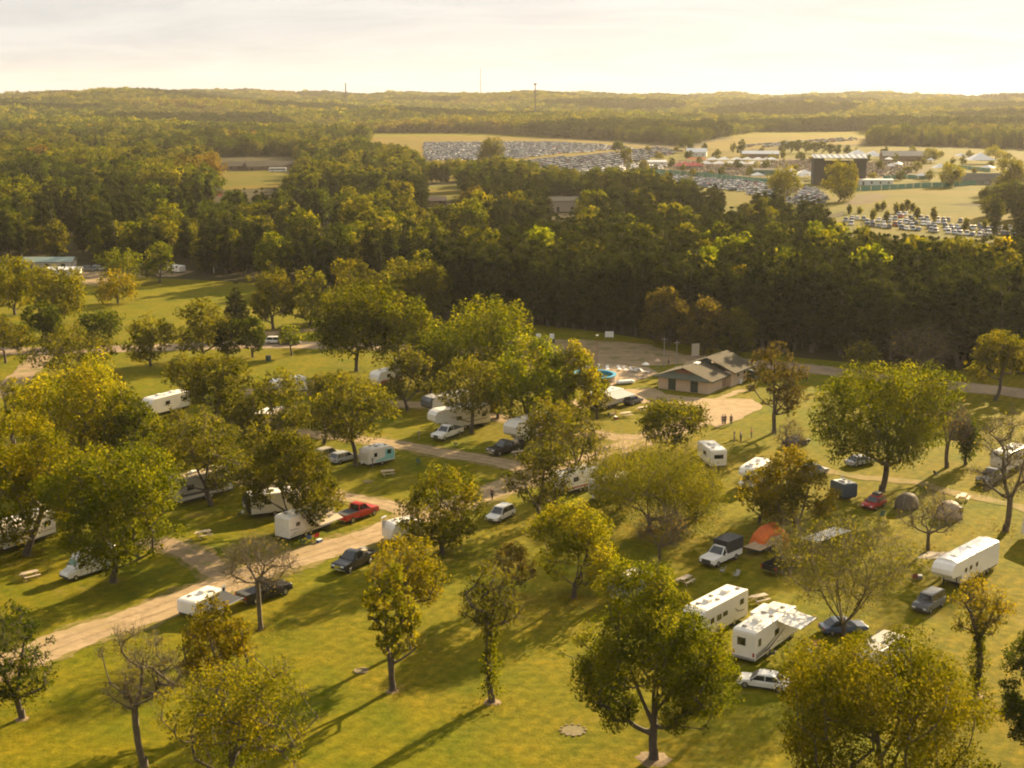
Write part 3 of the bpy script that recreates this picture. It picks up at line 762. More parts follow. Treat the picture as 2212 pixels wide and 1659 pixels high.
MULCH = mat('mulch', (0.20, 0.135, 0.065), 0.9, vary=0.3, scale=6)
for (vx, vy, r, lab) in ((1412, 1640, 1.4, 'tan mulch ring round the foot of the big ash'), (1062, 1517, .8, 'tan mulch ring round the ivy-clad thin tree'), (2106, 1503, .7, 'tan mulch ring under the slim golden-topped tree'), (848, 1493, .6, 'tan mulch ring under the yellow-green twin tree'), (48, 1553, .6, 'tan mulch ring under the bare-topped tree')):
    q = G(vx, vy); b = MB(); n = 22
    rings = [[(r * f * (1 + RG.uniform(-.16, .16)) * math.cos(6.283 * k / n), r * f * (1 + RG.uniform(-.16, .16)) * math.sin(6.283 * k / n), z) for k in range(n)] for f, z in ((1.0, 0.0), (0.8, 0.05), (0.3, 0.09))]
    b.loft(rings); o = b.build('mulch_ring', MULCH, loc=q); tag(o, lab, 'mulch ring')

# ------------------------------------------------------------------ woodland
def yfront(x):
    return float(np.interp(x, [-600, 0, 180, 330, 440, 560, 800, 960, 1150, 1400, 1750, 2212, 2700], [556, 560, 568, 596, 600, 608, 650, 686, 692, 730, 774, 808, 836]))
CLEAR = [
 [(470, 338), (645, 338), (625, 372), (612, 398), (468, 410)],
 [(800, 288), (1040, 288), (1300, 302), (1500, 316), (1545, 300), (1640, 286), (1880, 283), (1850, 314), (2000, 316), (2240, 326), (2240, 384), (2120, 396), (2045, 410), (1975, 436), (1900, 446), (1835, 448),
  (1780, 424), (1720, 414), (1650, 402), (1590, 398), (1520, 388), (1430, 366), (1330, 354), (1250, 362), (1190, 350), (1110, 336), (960, 342), (915, 336), (900, 312), (800, 304)],
 [(1815, 452), (1950, 450), (2060, 470), (2240, 488), (2240, 504), (2050, 514), (1840, 494)],
 [(1570, 420), (1625, 414), (1605, 432), (1570, 446)],
 [(925, 398), (1000, 396), (985, 424), (930, 428)],
 [(655, 456), (718, 456), (718, 482), (655, 482)],
 [(1186, 426), (1252, 426), (1252, 454), (1186, 454)],
 [(446, 404), (470, 404), (470, 424), (446, 424)],
 [(885, 426), (965, 426), (965, 440), (885, 440)],
 [(48, 566), (168, 566), (168, 592), (48, 592)], [(180, 572), (215, 572), (215, 588), (180, 588)], [(362, 572), (400, 572), (400, 592), (362, 592)],
 [(126, 452), (162, 452), (162, 472), (126, 472)],
]
def is_clear(bx, by, ty, hw):
    for P in CLEAR:
        xs = [q[0] for q in P]; ys = [q[1] for q in P]
        if bx + hw < min(xs) or bx - hw > max(xs) or by < min(ys) or ty > max(ys): continue
        for fx in (-0.8, 0, 0.8):
            for fy in (0.03, 0.3, 0.6, 1.0):
                if inpoly(bx + fx * hw, ty + (by - ty) * fy, P): return False
    return True
rng = random.Random(11)
def at_az(vx, d):
    a = (vx - CX) / F; k = math.cos(PITCH) + math.sin(PITCH) * math.tan(PITCH)
    y = d; x = a * d * k; return Vector((x, y, hz(x, y)))
FARH = [(104, 1500), (172, 1250), (620, 1800)]
FARP = [at_az(*q) for q in FARH]
def by_house(x, y): return any(abs(x - q.x) < 11 and -75 < y - q.y < 8 for q in FARP)
# templates: each (trunk mesh, crown mesh); joined meshes for the masses
DEC, PIN = [], []
for k in range(7):
    (a, b), (c, d, e) = tree_data(300 + k, 13.0, 6.0, ['dense', 'maple', 'medium', 'dense', 'ash', 'maple', 'dense'][k], 0.66, simple=0.6, cb=0.08, coverage=1.2)
    DEC.append((np_mesh('trunk', a, b, [BARK]), c, d, e))
for k in range(4):
    (a, b), (c, d, e) = tree_data(330 + k, 18.5, 2.8, 'pine', 0.60, simple=1.0, cb=0.10, coverage=1.35)
    PIN.append((np_mesh('trunk', a, b, [BARK]), c, d, e, a, b))
DPAL = ['olive', 'green', 'yellow', 'gold', 'dark', 'lime', 'rust', 'brown']
DCROWN = {(k, p): np_mesh('crown', DEC[k][1], DEC[k][2], [leaf(p)], DEC[k][3]) for k in range(7) for p in DPAL}
PCROWN = [np_mesh('crown', PIN[k][1], PIN[k][2], [leaf('pine')], PIN[k][3]) for k in range(4)]
def pick_pal(x, y, d):
    n = math.sin(x / 51 + 1.1) * math.sin(y / 73) + 0.6 * math.sin(x / 33 + y / 41)
    r = 0.2 + 0.6 * rng.random() + 0.26 * n
    for p, q in (('dark', .42), ('olive', .56), ('green', .80), ('yellow', .89), ('lime', .95), ('gold', .97), ('brown', 1.02)):
        if r < q: return p
    return 'rust'
spots = []
# pine wall: planted rows
for i in range(-6, 60):
    for j in range(0, 26):
        vx = 955; a = G(960, 688); b = G(2212, 810); dirx = (b - a).normalized(); nrm = Vector((-dirx.y, dirx.x, 0))
        q = a + dirx * (i * 3.4 + rng.uniform(-.6, .6)) + nrm * (j * 4.0 + rng.uniform(-.7, .7) + 2)
        bx, by = PR(q.x, q.y, 0)
        if bx < 960 or bx > 2420 or rng.random() < 0.06: continue
        h = rng.uniform(14.5, 19.5) + 1.8 * math.sin(i * .55) * math.sin(j * .4 + 1)
        k = ppm(q); ty = PR(q.x, q.y, h)[1]
        if j > 3 and rng.random() < 0.03:
            spots.append((q, rng.uniform(14, 20), 'd', by, rng.choice(['yellow', 'gold', 'lime', 'olive', 'olive', 'green', 'lime'])))
            continue
        if is_clear(bx, by, ty, 3 * k): spots.append((q, h, 'p', by, None))
# mixed woods
d = 330.0
while d < 1720:
    st = 8.8 if d < 800 else 10.5
    half = 0.42 * d + 30
    x = -half
    while x < half:
        q = Vector((x + rng.uniform(-3, 3), d + rng.uniform(-3, 3), 0)); x += st * rng.uniform(0.75, 1.25)
        bx, by = PR(q.x, q.y, 0)
        if by > yfront(bx) - 3: continue
        if bx > 940 and by > 500 + (bx - 940) * 0.075 and by > yfront(bx) - 150: continue     # planted pines stand here
        patch = math.sin(q.x / 70 + 0.5) + math.sin(q.y / 90 + q.x / 140) + 0.4 * math.sin(q.x / 23)
        near = q.y < 720
        ispine = rng.random() < (0.84 if (near and 420 < bx and patch > -0.8) else (0.48 if near else 0.16))
        h = rng.uniform(13, 19) if ispine else (12.0 + 3.2 * math.sin(q.x / 47 + 1.7) * math.sin(q.y / 66) + rng.uniform(-3.4, 4.0) + (4.0 if rng.random() < .08 else 0))
        k = ppm(q); hw = (2.9 if ispine else 4.6) * k; ty = PR(q.x, q.y, h)[1]
        if not is_clear(bx, by, ty, hw) or by_house(q.x, q.y): continue
        spots.append((q, h, 'p' if ispine else 'd', by, None if ispine else pick_pal(q.x, q.y, q.y)))
    d += st * 0.95
spots.sort(key=lambda s: -s[3])
nd = npn = 0; mass = []
for q, h, kd, by, pal in spots:
    vis = -60 < PR(q.x, q.y, 0)[0] < 2272
    if kd == 'd' and nd < 300 and vis:
        k = rng.randrange(7); nd += 1
        labs = {'olive': 'olive green broadleaf tree in the woods beyond the campground', 'green': 'green broadleaf tree in the woods beyond the campground', 'yellow': 'yellow-green broadleaf tree in the woods beyond the campground', 'gold': 'golden autumn tree in the woods beyond the campground',
                'dark': 'dark green broadleaf tree in the woods beyond the campground', 'lime': 'light green broadleaf tree in the woods beyond the campground', 'rust': 'rust-coloured autumn tree in the woods beyond the campground', 'brown': 'brownish broadleaf tree in the woods beyond the campground'}
        r = thing('woodland_tree', labs[pal], 'tree', q, rng.uniform(0, 6.28), pal + ' trees of the woods')
        s = h / 13.0; r.scale = (s * rng.uniform(0.85, 1.15),) * 2 + (s,)
        obj('trunk', DEC[k][0], r); obj('crown', DCROWN[(k, pal)], r)
    elif kd == 'p' and npn < 300 and vis:
        k = rng.randrange(4); npn += 1
        r = thing('pine_tree', 'tall dark pine of the planted wood beyond the campground', 'tree', q, rng.uniform(0, 6.28), 'pines of the planted wood')
        s = h / 18.5; r.scale = (s * rng.uniform(0.85, 1.2),) * 2 + (s,)
        obj('trunk', PIN[k][0], r); obj('crown', PCROWN[k], r)
    else:
        mass.append((q, h, kd, pal))
# the rest of the woods: one mass of instanced trees
def scatter(name, pts, protos, label):
    """pts: (x,y,z, proto index, rz, sx, sz)"""
    col = bpy.data.collections.new(name + '_protos')
    for i, me in enumerate(protos):
        o = bpy.data.objects.new('%s_proto_%03d' % (name, i), me); col.objects.link(o)
    A = np.array(pts, float)
    me = bpy.data.meshes.new(name); me.vertices.add(len(A)); me.vertices.foreach_set('co', A[:, :3].astype(np.float32).ravel())
    a = me.attributes.new('pick', 'INT', 'POINT'); a.data.foreach_set('value', A[:, 3].astype(np.int32))
    a = me.attributes.new('turn', 'FLOAT_VECTOR', 'POINT'); a.data.foreach_set('vector', np.stack([0 * A[:, 4], 0 * A[:, 4], A[:, 4]], 1).astype(np.float32).ravel())
    a = me.attributes.new('size', 'FLOAT_VECTOR', 'POINT'); a.data.foreach_set('vector', np.stack([A[:, 5], A[:, 5], A[:, 6]], 1).astype(np.float32).ravel())
    o = obj(name, me); tag(o, label, kind='stuff')
    ng = bpy.data.node_groups.new(name + '_scatter', 'GeometryNodeTree')
    ng.interface.new_socket('Geometry', in_out='INPUT', socket_type='NodeSocketGeometry')
    ng.interface.new_socket('Geometry', in_out='OUTPUT', socket_type='NodeSocketGeometry')
    N = ng.nodes.new
    gi, go = N('NodeGroupInput'), N('NodeGroupOutput')
    ci = N('GeometryNodeCollectionInfo'); ci.inputs['Collection'].default_value = col
    ci.inputs['Separate Children'].default_value = True; ci.inputs['Reset Children'].default_value = True
    ip = N('GeometryNodeInstanceOnPoints'); ip.inputs['Pick Instance'].default_value = True
    def att(nm, ty):
        n = N('GeometryNodeInputNamedAttribute'); n.data_type = ty; n.inputs['Name'].default_value = nm
        return [s for s in n.outputs if s.enabled][0]
    lk = ng.links.new
    lk(gi.outputs[0], ip.inputs['Points']); lk(ci.outputs[0], ip.inputs['Instance'])
    lk(att('pick', 'INT'), ip.inputs['Instance Index'])
    e2r = N('FunctionNodeEulerToRotation'); lk(att('turn', 'FLOAT_VECTOR'), e2r.inputs[0]); lk(e2r.outputs[0], ip.inputs['Rotation'])
    lk(att('size', 'FLOAT_VECTOR'), ip.inputs['Scale'])
    lk(ip.outputs[0], go.inputs[0])
    md = o.modifiers.new('scatter', 'NODES'); md.node_group = ng
    return o
def joined(trunk, V2, Q2, tn, pal):
    V1 = np.array([v.co for v in trunk.vertices]); Q1 = np.array([list(p.vertices) for p in trunk.polygons])
    V = np.concatenate([V1, V2]); Q = np.concatenate([Q1, Q2 + len(V1)])
    return np_mesh('woodland', V, Q, [BARK, leaf(pal)], np.concatenate([np.zeros(len(V1)), tn]), np.concatenate([np.zeros(len(Q1)), np.ones(len(Q2))]))
protos, pid = [], {}
for k in (0, 1, 2, 3):
    for p in DPAL:
        pid[(k, p)] = len(protos); protos.append(joined(DEC[k][0], DEC[k][1], DEC[k][2], DEC[k][3], p))
for k in range(3):
    pid[('p', k)] = len(protos); protos.append(joined(PIN[k][0], PIN[k][1], PIN[k][2], PIN[k][3], 'pine'))
pts = []
for q, h, kd, pal in mass:
    i = pid[('p', rng.randrange(3))] if kd == 'p' else pid[(rng.randrange(4), pal)]
    s = h / (18.5 if kd == 'p' else 13.0)
    pts.append((q.x, q.y, -0.1, i, rng.uniform(0, 6.28), s * rng.uniform(0.9, 1.25), s))
scatter('woodland', pts, protos, 'mass of mixed woodland stretching away beyond the campground')
# far wooded hills
FD = []
for k in range(3):
    (a, b), (c, d_, e) = tree_data(360 + k, 13.0, 6.6, ['dense', 'maple', 'dense'][k], 1.35, simple=0.35, cb=0.06, coverage=0.8)
    FD.append((np_mesh('trunk', a, b, [BARK]), c, d_, e))
FP = ['olive', 'green', 'yellow', 'dark', 'lime', 'brown', 'pine']
fprot = [joined(FD[k][0], FD[k][1], FD[k][2], FD[k][3], p) for k in range(3) for p in FP]
fpts = []
d = 1640.0
while d < 5600:
    st = 11.5 + (d - 1640) / 700
    half = 0.40 * d + 60; x = -half
    while x < half:
        X, Y = x + rng.uniform(-4, 4), d + rng.uniform(-4, 4); x += st * rng.uniform(0.75, 1.25)
        z = hz(X, Y); h = rng.uniform(10, 16); 
        bx, by = PR(X, Y, z); ty = PR(X, Y, z + h)[1]
        if not is_clear(bx, by, ty, 5 * F / Y) or by_house(X, Y): continue
        n = math.sin(X / 170 + 2) * math.sin(Y / 260) + 0.6 * math.sin(X / 71 + Y / 120)
        if math.sin(X / 330 + 0.7) * math.sin(Y / 410 + 1.9) > 0.93: continue
        band = math.sin(Y / 62 + 1.6 * math.sin(X / 190 + Y / 900) + 0.8 * math.sin(X / 83)) * math.sin(X / 240 + 1.3 * math.sin(Y / 330))
        if band > 0.86: continue                                     # glades and tracks between the stands
        h *= 1.0 + 0.28 * math.sin(X / 97 + 2 * math.sin(Y / 140))
        r = 0.25 + 0.55 * rng.random() + 0.34 * n + 0.16 * math.sin(Y / 130 + X / 510)
        p = 3 if r < 0.58 else (1 if r < 0.78 else (0 if r < 0.92 else (2 if r < 1.0 else 5)))
        if math.sin(X / 150 + 1 + math.sin(Y / 300)) * math.sin(Y / 120 + X / 600) > 0.45: p = 6; h *= 1.2
        elif rng.random() < .06: p = rng.choice((2, 4)); h *= 1.25
        fpts.append((X, Y, z - 0.3, rng.randrange(3) * 7 + p, rng.uniform(0, 6.28), h / 13 * rng.uniform(0.95, 1.6), h / 13))
    d += st * 1.05
scatter('wooded_hills', fpts, fprot, 'far wooded hills rolling up to the horizon')
print('woods', nd, npn, len(mass), len(fpts))
# ------------------------------------------------------------------ vehicles
WHITE = mat('white_fibreglass', (0.76, 0.71, 0.62), 0.32, vary=0.04, scale=1.2, coat=0.3)
CREAM = mat('cream_fibreglass', (0.66, 0.60, 0.50), 0.35, vary=0.05, scale=1.2, coat=0.3)
GREYF = mat('grey_fibreglass', (0.36, 0.34, 0.31), 0.35, vary=0.05, scale=1.2, coat=0.3)
ROOFW = mat('roof_membrane', (0.74, 0.70, 0.61), 0.34, vary=0.10, scale=1.5)
GLASS = mat('tinted_glass', (0.015, 0.018, 0.02), 0.06, vary=0.0, spec=0.8)
TEALG = mat('pale_green_glass', (0.22, 0.34, 0.28), 0.10, vary=0.05, spec=0.8)
TYRE = mat('tyre_rubber', (0.018, 0.017, 0.016), 0.85)
RIM = mat('alloy', (0.45, 0.44, 0.42), 0.3, metal=0.9)
CHROME = mat('chrome', (0.65, 0.64, 0.62), 0.12, metal=1.0, vary=0.0)
PLAST = mat('dark_plastic', (0.03, 0.03, 0.03), 0.6)
UNDER = mat('underside', (0.03, 0.028, 0.025), 0.9)
HEADL = mat('lamp_lens', (0.75, 0.75, 0.72), 0.1, vary=0.0)
TAILL = mat('red_lens', (0.35, 0.015, 0.01), 0.2, vary=0.0)
CANVT = mat('tan_canvas', (0.42, 0.34, 0.23), 0.8, vary=0.08, spec=0.12)
CANVG = mat('grey_canvas', (0.34, 0.33, 0.31), 0.8, vary=0.06, spec=0.12)
CANVD = mat('charcoal_canvas', (0.055, 0.058, 0.062), 0.8, vary=0.06, spec=0.12)
CANVW = mat('white_canvas', (0.75, 0.73, 0.68), 0.7, vary=0.04, spec=0.12)
STRD = mat('dark_decal', (0.045, 0.042, 0.04), 0.4)
STRG = mat('grey_decal', (0.24, 0.22, 0.20), 0.4)
STRT = mat('tan_decal', (0.35, 0.26, 0.16), 0.4)
STRR = mat('red_decal', (0.35, 0.03, 0.025), 0.4)
STRB = mat('blue_decal', (0.05, 0.09, 0.22), 0.4)
TEAL = mat('teal_panel', (0.22, 0.48, 0.42), 0.4)
def paint(n, c): return mat('paint_' + n, c, 0.30, metal=0.0, vary=0.05, scale=1.0, coat=0.35, spec=0.35)
PW, PK, PR_, PS, PG, PB, PC = (paint('white', (0.74, 0.71, 0.65)), paint('black', (0.012, 0.013, 0.015)), paint('red', (0.36, 0.02, 0.015)), paint('silver', (0.36, 0.37, 0.38)),
                          paint('grey', (0.10, 0.105, 0.11)), paint('blue', (0.05, 0.08, 0.15)), paint('champagne', (0.40, 0.35, 0.28)))
def _cyl_y(r, w, n=18, m=TYRE, r2=None):
    b = MB(); prof = [(-w / 2, r * .9), (-w / 2 + .03, r), (w / 2 - .03, r), (w / 2, r * .9)]
    b.loft([[(q * math.cos(6.2832 * k / n), y, q * math.sin(6.2832 * k / n)) for k in range(n)] for y, q in prof]); return b
TYM = {r: _cyl_y(r, 0.24).mesh('wheel', TYRE, False) for r in (0.33, 0.38, 0.48)}
RIMM = {r: _cyl_y(r * 0.6, 0.26).mesh('rim', RIM, False) for r in (0.33, 0.38, 0.48)}
def wheels(root, xs, y, r=0.38):
    for x in xs:
        for s in (-1, 1):
            w = obj('wheel', TYM[r], root, (x, s * y, r)); obj('rim', RIMM[r], w)
def quad_panel(name, root, pts, n, m, t=0.02):
    """thin slab on a flat quad, pushed out along n"""
    n = Vector(n).normalized(); a = [Vector(p) + n * 0.004 for p in pts]; b = [p + n * t for p in a]
    return MB().loft([a, b]).build(name, m, root)
def inset(pts, f):
    c = sum((Vector(p) for p in pts), Vector()) / len(pts)
    return [c + (Vector(p) - c) * f for p in pts]
def at2(tail, nose, off=0.0):
    a, b = G(*tail), G(*nose); d = b - a
    return (a + b) / 2, math.atan2(d.y, d.x)

def pickup(label, tail, nose, m, crew=True, bed='open', Lg=5.9, load=None, name='pickup_truck', glass=GLASS):
    c, rz = at2(tail, nose); r = thing(name, label, 'pickup', c, rz); r.scale = (1.02, 1.04, 1.10)
    h = Lg / 2; w = 0.99
    # lower body with bonnet; bed is open behind the cab
    cab0 = -0.55 if crew else 0.1            # rear of cab
    body = MB().prism([(cab0 - .02, 0.42), (h - .12, 0.42), (h, 0.55), (h - 0.02, 0.95), (h - 0.25, 1.10), (h - 1.65, 1.18), (cab0 - .02, 1.18)], -w, w, bev=0.09)
    body.build('body', m, r)
    bedo = MB(); x0, x1 = -h, cab0 - 0.05
    bedo.box(x0, x1, -w + .02, -w + .10, 0.50, 1.16).box(x0, x1, w - .10, w - .02, 0.50, 1.16).box(x0, x1, -w + .10, w - .10, 0.50, 0.72).box(x1 - .06, x1, -w + .1, w - .1, 0.72, 1.16)
    bedo.build('cargo_bed', m, r)
    MB().box(x0 - .06, x0 - .005, -w + .06, w - .06, 0.56, 1.16).build('tailgate', m, r)
    if bed == 'cover':
        MB().prism([(x0 + .02, 1.165), (x1 - .02, 1.165), (x1 - .02, 1.23), (x0 + .02, 1.21)], -w + .04, w - .04).build('bed_cover', PLAST, r)
    if bed == 'box':
        MB().prism([(x0 - .1, 1.165), (x1 + .04, 1.165), (x1 + .04, 2.45), (x0 - .1, 2.45)], -w - .05, w + .05, bev=.04).build('cargo_topper', PLAST, r)
    # cab
    ct, cf0, cf1 = 1.88, h - 1.70, h - 2.45
    bw_, tw = w - .05, w - .24
    P = [(cab0, 1.17), (cf0, 1.17), (cf1, ct), (cab0 + .12, ct)]
    L0 = [Vector((x, -(bw_ if z < 1.5 else tw), z)) for x, z in P]; R0 = [Vector((x, (bw_ if z < 1.5 else tw), z)) for x, z in P]
    MB().loft([L0, R0]).build('cab', m, r)
    MB().prism([(cf1 - .05, ct - .01), (cab0 + .18, ct - .01), (cab0 + .25, ct + .05), (cf1 - .2, ct + .05)][::-1], -tw + .05, tw - .05).build('roof', m, r)
    quad_panel('windshield', r, inset([L0[1], R0[1], R0[2], L0[2]], 0.88), (ct - 1.17, 0, cf0 - cf1), glass)
    quad_panel('rear_window', r, inset([R0[0], L0[0], L0[3], R0[3]], 0.80), (-1, 0, .15), GLASS)
    for S, sg in ((L0, -1), (R0, 1)):
        nx = ((bw_ - tw) / (ct - 1.17))
        xm = (cab0 + cf1) / 2 + (0.0)
        def sp(x, z): return Vector((x, sg * (bw_ - (bw_ - tw) * (z - 1.17) / (ct - 1.17)), z))
        z0, z1 = 1.24, ct - .09
        if crew:
            quad_panel('side_window', r, [sp(cab0 + .16, z0), sp(xm - .04, z0), sp(xm - .04, z1), sp(cab0 + .22, z1)], (0, sg, nx), GLASS)
        quad_panel('side_window', r, [sp(xm + .04 if crew else cab0 + .2, z0), sp(cf0 - .16, z0), sp(cf1 - .02, z1), sp(xm + .04 if crew else cab0 + .25, z1)], (0, sg, nx), GLASS)
        MB().box(cf0 - .35, cf0 - .22, sg * (w - .02) if sg > 0 else -w - .20, w + .20 if sg > 0 else -w + .02, 1.18, 1.38).build('wing_mirror', PLAST, r)
        MB().box(h - .10, h + .012, sg * .62 - .20, sg * .62 + .20, 0.82, 0.98).build('headlight', HEADL, r)
        MB().box(-h - .07, -h + .0, sg * .90 - .08, sg * .90 + .08, 0.75, 1.08).build('tail_light', TAILL, r)
    MB().box(h - .05, h + .02, -.40 - (.2 if bed == 'box' else 0), .40 + (.2 if bed == 'box' else 0), 0.56, 0.95).build('grille', PLAST if m is not PK else CHROME, r)
    MB().prism([(h - .05, .42), (h + .08, .44), (h + .08, .58), (h - .05, .60)], -w + .02, w - .02, bev=.03).build('front_bumper', PLAST if bed == 'box' else CHROME, r)
    MB().box(-h - .14, -h - .065, -w + .05, w - .05, 0.45, 0.60).build('rear_bumper', CHROME, r)
    MB().box(-h + .1, h - .3, -w + .2, w - .2, 0.28, 0.45).build('underbody', UNDER, r)
    wheels(r, (h - 1.0, -h + 1.25), w - .10, 0.38)
    if load:
        q = MB(); rr = random.Random(5)
        for k in range(7):
            x = rr.uniform(x0 + .4, x1 - .4); y = rr.uniform(-.6, .6); s = rr.uniform(.18, .34)
            q.box(x - s, x + s, y - s, y + s, 0.73, 0.73 + rr.uniform(.3, .85), rr.randrange(3))
        q.build('bed_load', [CANVD, STRG, CANVT], r)
    return r
def car(label, tail, nose, m, kind='suv', name=None, extra=None):
    c, rz = at2(tail, nose)
    if name is None: name = {'suv': 'sport_utility_car', 'sedan': 'sedan_car', 'hatch': 'hatchback_car', 'wagon': 'station_wagon', 'jeep': 'off_road_car'}[kind]
    Lg, H, bz = {'suv': (4.7, 1.72, .98), 'sedan': (4.8, 1.45, .90), 'hatch': (4.1, 1.52, .92), 'wagon': (4.7, 1.55, .90), 'jeep': (4.3, 1.85, 1.12)}[kind]
    r = thing(name, label, 'car', c, rz); h = Lg / 2; w = .92
    rear_notch = kind == 'sedan'
    body = [(-h + .05, .32), (h - .15, .32), (h, .48), (h - .02, .70), (h - .25, bz - .08), (h - 1.25, bz), (-h + (.9 if rear_notch else .2), bz), (-h + .05, bz - .06), (-h, .6)]
    MB().prism(body, -w, w, bev=.10).build('body', m, r)
    f0, f1 = h - 1.20, h - 1.95 if kind != 'jeep' else h - 1.45
    b0, b1 = (-h + .55, -h + 1.25) if rear_notch else ((-h + .15, -h + .55) if kind != 'jeep' else (-h + .05, -h + .12))
    bw_, tw = w - .05, w - .23
    P = [(b0, bz - .02), (f0, bz - .02), (f1, H), (b1, H)]
    L0 = [Vector((x, -(bw_ if z < H - .1 else tw), z)) for x, z in P]; R0 = [Vector((x, (bw_ if z < H - .1 else tw), z)) for x, z in P]
    MB().loft([L0, R0]).build('cabin', m, r)
    MB().prism([(b1 + .03, H - .01), (f1 - .05, H - .01), (f1 - .25, H + .05), (b1 + .2, H + .05)], -tw + .04, tw - .04).build('roof', m, r)
    quad_panel('windshield', r, inset([L0[1], R0[1], R0[2], L0[2]], 0.88), (H - bz, 0, f0 - f1), GLASS)
    quad_panel('rear_window', r, inset([R0[0], L0[0], L0[3], R0[3]], 0.82), (-(H - bz), 0, b1 - b0), GLASS)
    for sg in (-1, 1):
        nx = (bw_ - tw) / (H - bz)
        def sp(x, z): return Vector((x, sg * (bw_ - (bw_ - tw) * (z - bz) / (H - bz)), z))
        z0, z1 = bz + .05, H - .08; xm = (f1 + b1) / 2 + .1
        fb = lambda z: b0 + (b1 - b0) * (z - bz) / (H - bz); ff = lambda z: f0 + (f1 - f0) * (z - bz) / (H - bz)
        quad_panel('side_window', r, [sp(fb(z0) + .12, z0), sp(xm - .04, z0), sp(xm - .04, z1), sp(fb(z1) + .10, z1)], (0, sg, nx), GLASS)
        quad_panel('side_window', r, [sp(xm + .04, z0), sp(ff(z0) - .12, z0), sp(ff(z1) - .08, z1), sp(xm + .04, z1)], (0, sg, nx), GLASS)
        MB().box(h - .15, h - .005, sg * .62 - .18, sg * .62 + .18, .58, .72).build('headlight', HEADL, r)
        MB().box(-h - .012, -h + .1, sg * .70 - .14, sg * .70 + .14, .66, .82).build('tail_light', TAILL, r)
        MB().box(f0 - .3, f0 - .18, sg * (w - .02) if sg > 0 else -w - .16, w + .16 if sg > 0 else -w + .02, bz, bz + .14).build('wing_mirror', PLAST, r)
    MB().box(h - .04, h + .008, -.38, .38, .45, .62).build('grille', PLAST, r)
    MB().box(-h + .2, h - .3, -w + .15, w - .15, .20, .34).build('underbody', UNDER, r)
    wheels(r, (h - .85, -h + .85), w - .10, 0.33)
    if extra == 'load':
        MB().prism([(b1 + .1, H + .06), (f1 - .3, H + .06), (f1 - .5, H + .40), (b1 + .2, H + .40)], -.5, .5, bev=.08).build('roof_box', PLAST, r)
    return r
def side_poly(name, root, pts, sg, y, m, t=0.012):
    a = [Vector((x, sg * y, z)) for x, z in pts]; b = [Vector((x, sg * (y + t), z)) for x, z in pts]
    return MB().loft([a, b]).build(name, m, root)
def rv_roof_kit(r, H, xs_ac, xs_vent, x0, x1, w, m=ROOFW, solar=None):
    MB().box(x0, x1, -w, w, H - .01, H + .035).build('roof_sheet', m, r)
    for x in xs_ac: MB().prism([(x - .5, H + .036), (x + .5, H + .036), (x + .36, H + .36), (x - .40, H + .36)], -.36, .36, bev=.05).build('air_conditioner', WHITE, r)
    for x, y in xs_vent: MB().prism([(x - .2, H + .036), (x + .2, H + .036), (x + .14, H + .17), (x - .14, H + .17)], y - .2, y + .2).build('roof_vent', STRG, r)
    if solar:
        for x in solar: MB().box(x - .5, x + .5, -.9, -.25, H + .06, H + .10).build('solar_panel', GLASS, r)
def awning(r, x0, x1, sg, w, H, out=2.3, drop=.65, m=CANVT, legs='arms'):
    th = .03
    a = [(x0, sg * (w + .02), H), (x1, sg * (w + .02), H), (x1, sg * (w + out), H - drop), (x0, sg * (w + out), H - drop)]
    mid = [((x0), sg * (w + out * .5), H - drop * .5 - .08), ((x1), sg * (w + out * .5), H - drop * .5 - .08)]
    b = MB()
    top = [a[0], a[1], mid[1], a[2], a[3], mid[0]]
    bot = [(p[0], p[1], p[2] - th) for p in top]
    b.add(top + bot, [(0, 1, 2, 5), (5, 2, 3, 4), (7, 6, 11, 8), (8, 11, 10, 9), (0, 6, 7, 1), (3, 9, 10, 4), (1, 7, 8, 2), (2, 8, 9, 3), (4, 10, 11, 5), (5, 11, 6, 0)])
    o = b.build('awning', m, r)
    MB().tube([(x0, sg * (w + out), H - drop), (x1, sg * (w + out), H - drop)], .05, 6).build('awning_roller', CHROME, o)
    for x in (x0 + .05, x1 - .05):
        MB().tube([(x, sg * (w + out), H - drop), (x, sg * (w + .03), .95)] if legs == 'arms' else [(x, sg * (w + out), H - drop), (x, sg * (w + out), 0.02)], .025, 5).build('awning_arm', CHROME, o)
    return o
def rounded(x0, x1, z0, z1, rf, rb, n=4):
    """side profile with rounded front (x1) and back (x0) upper corners"""
    P = [(x0, z0), (x1, z0)]
    for k in range(n + 1):
        a = math.pi / 2 * k / n; P.append((x1 - rf + rf * math.cos(a), z1 - rf + rf * math.sin(a)))
    for k in range(n + 1):
        a = math.pi / 2 * k / n; P.append((x0 + rb - rb * math.sin(a), z1 - rb + rb * math.cos(a)))
    return P
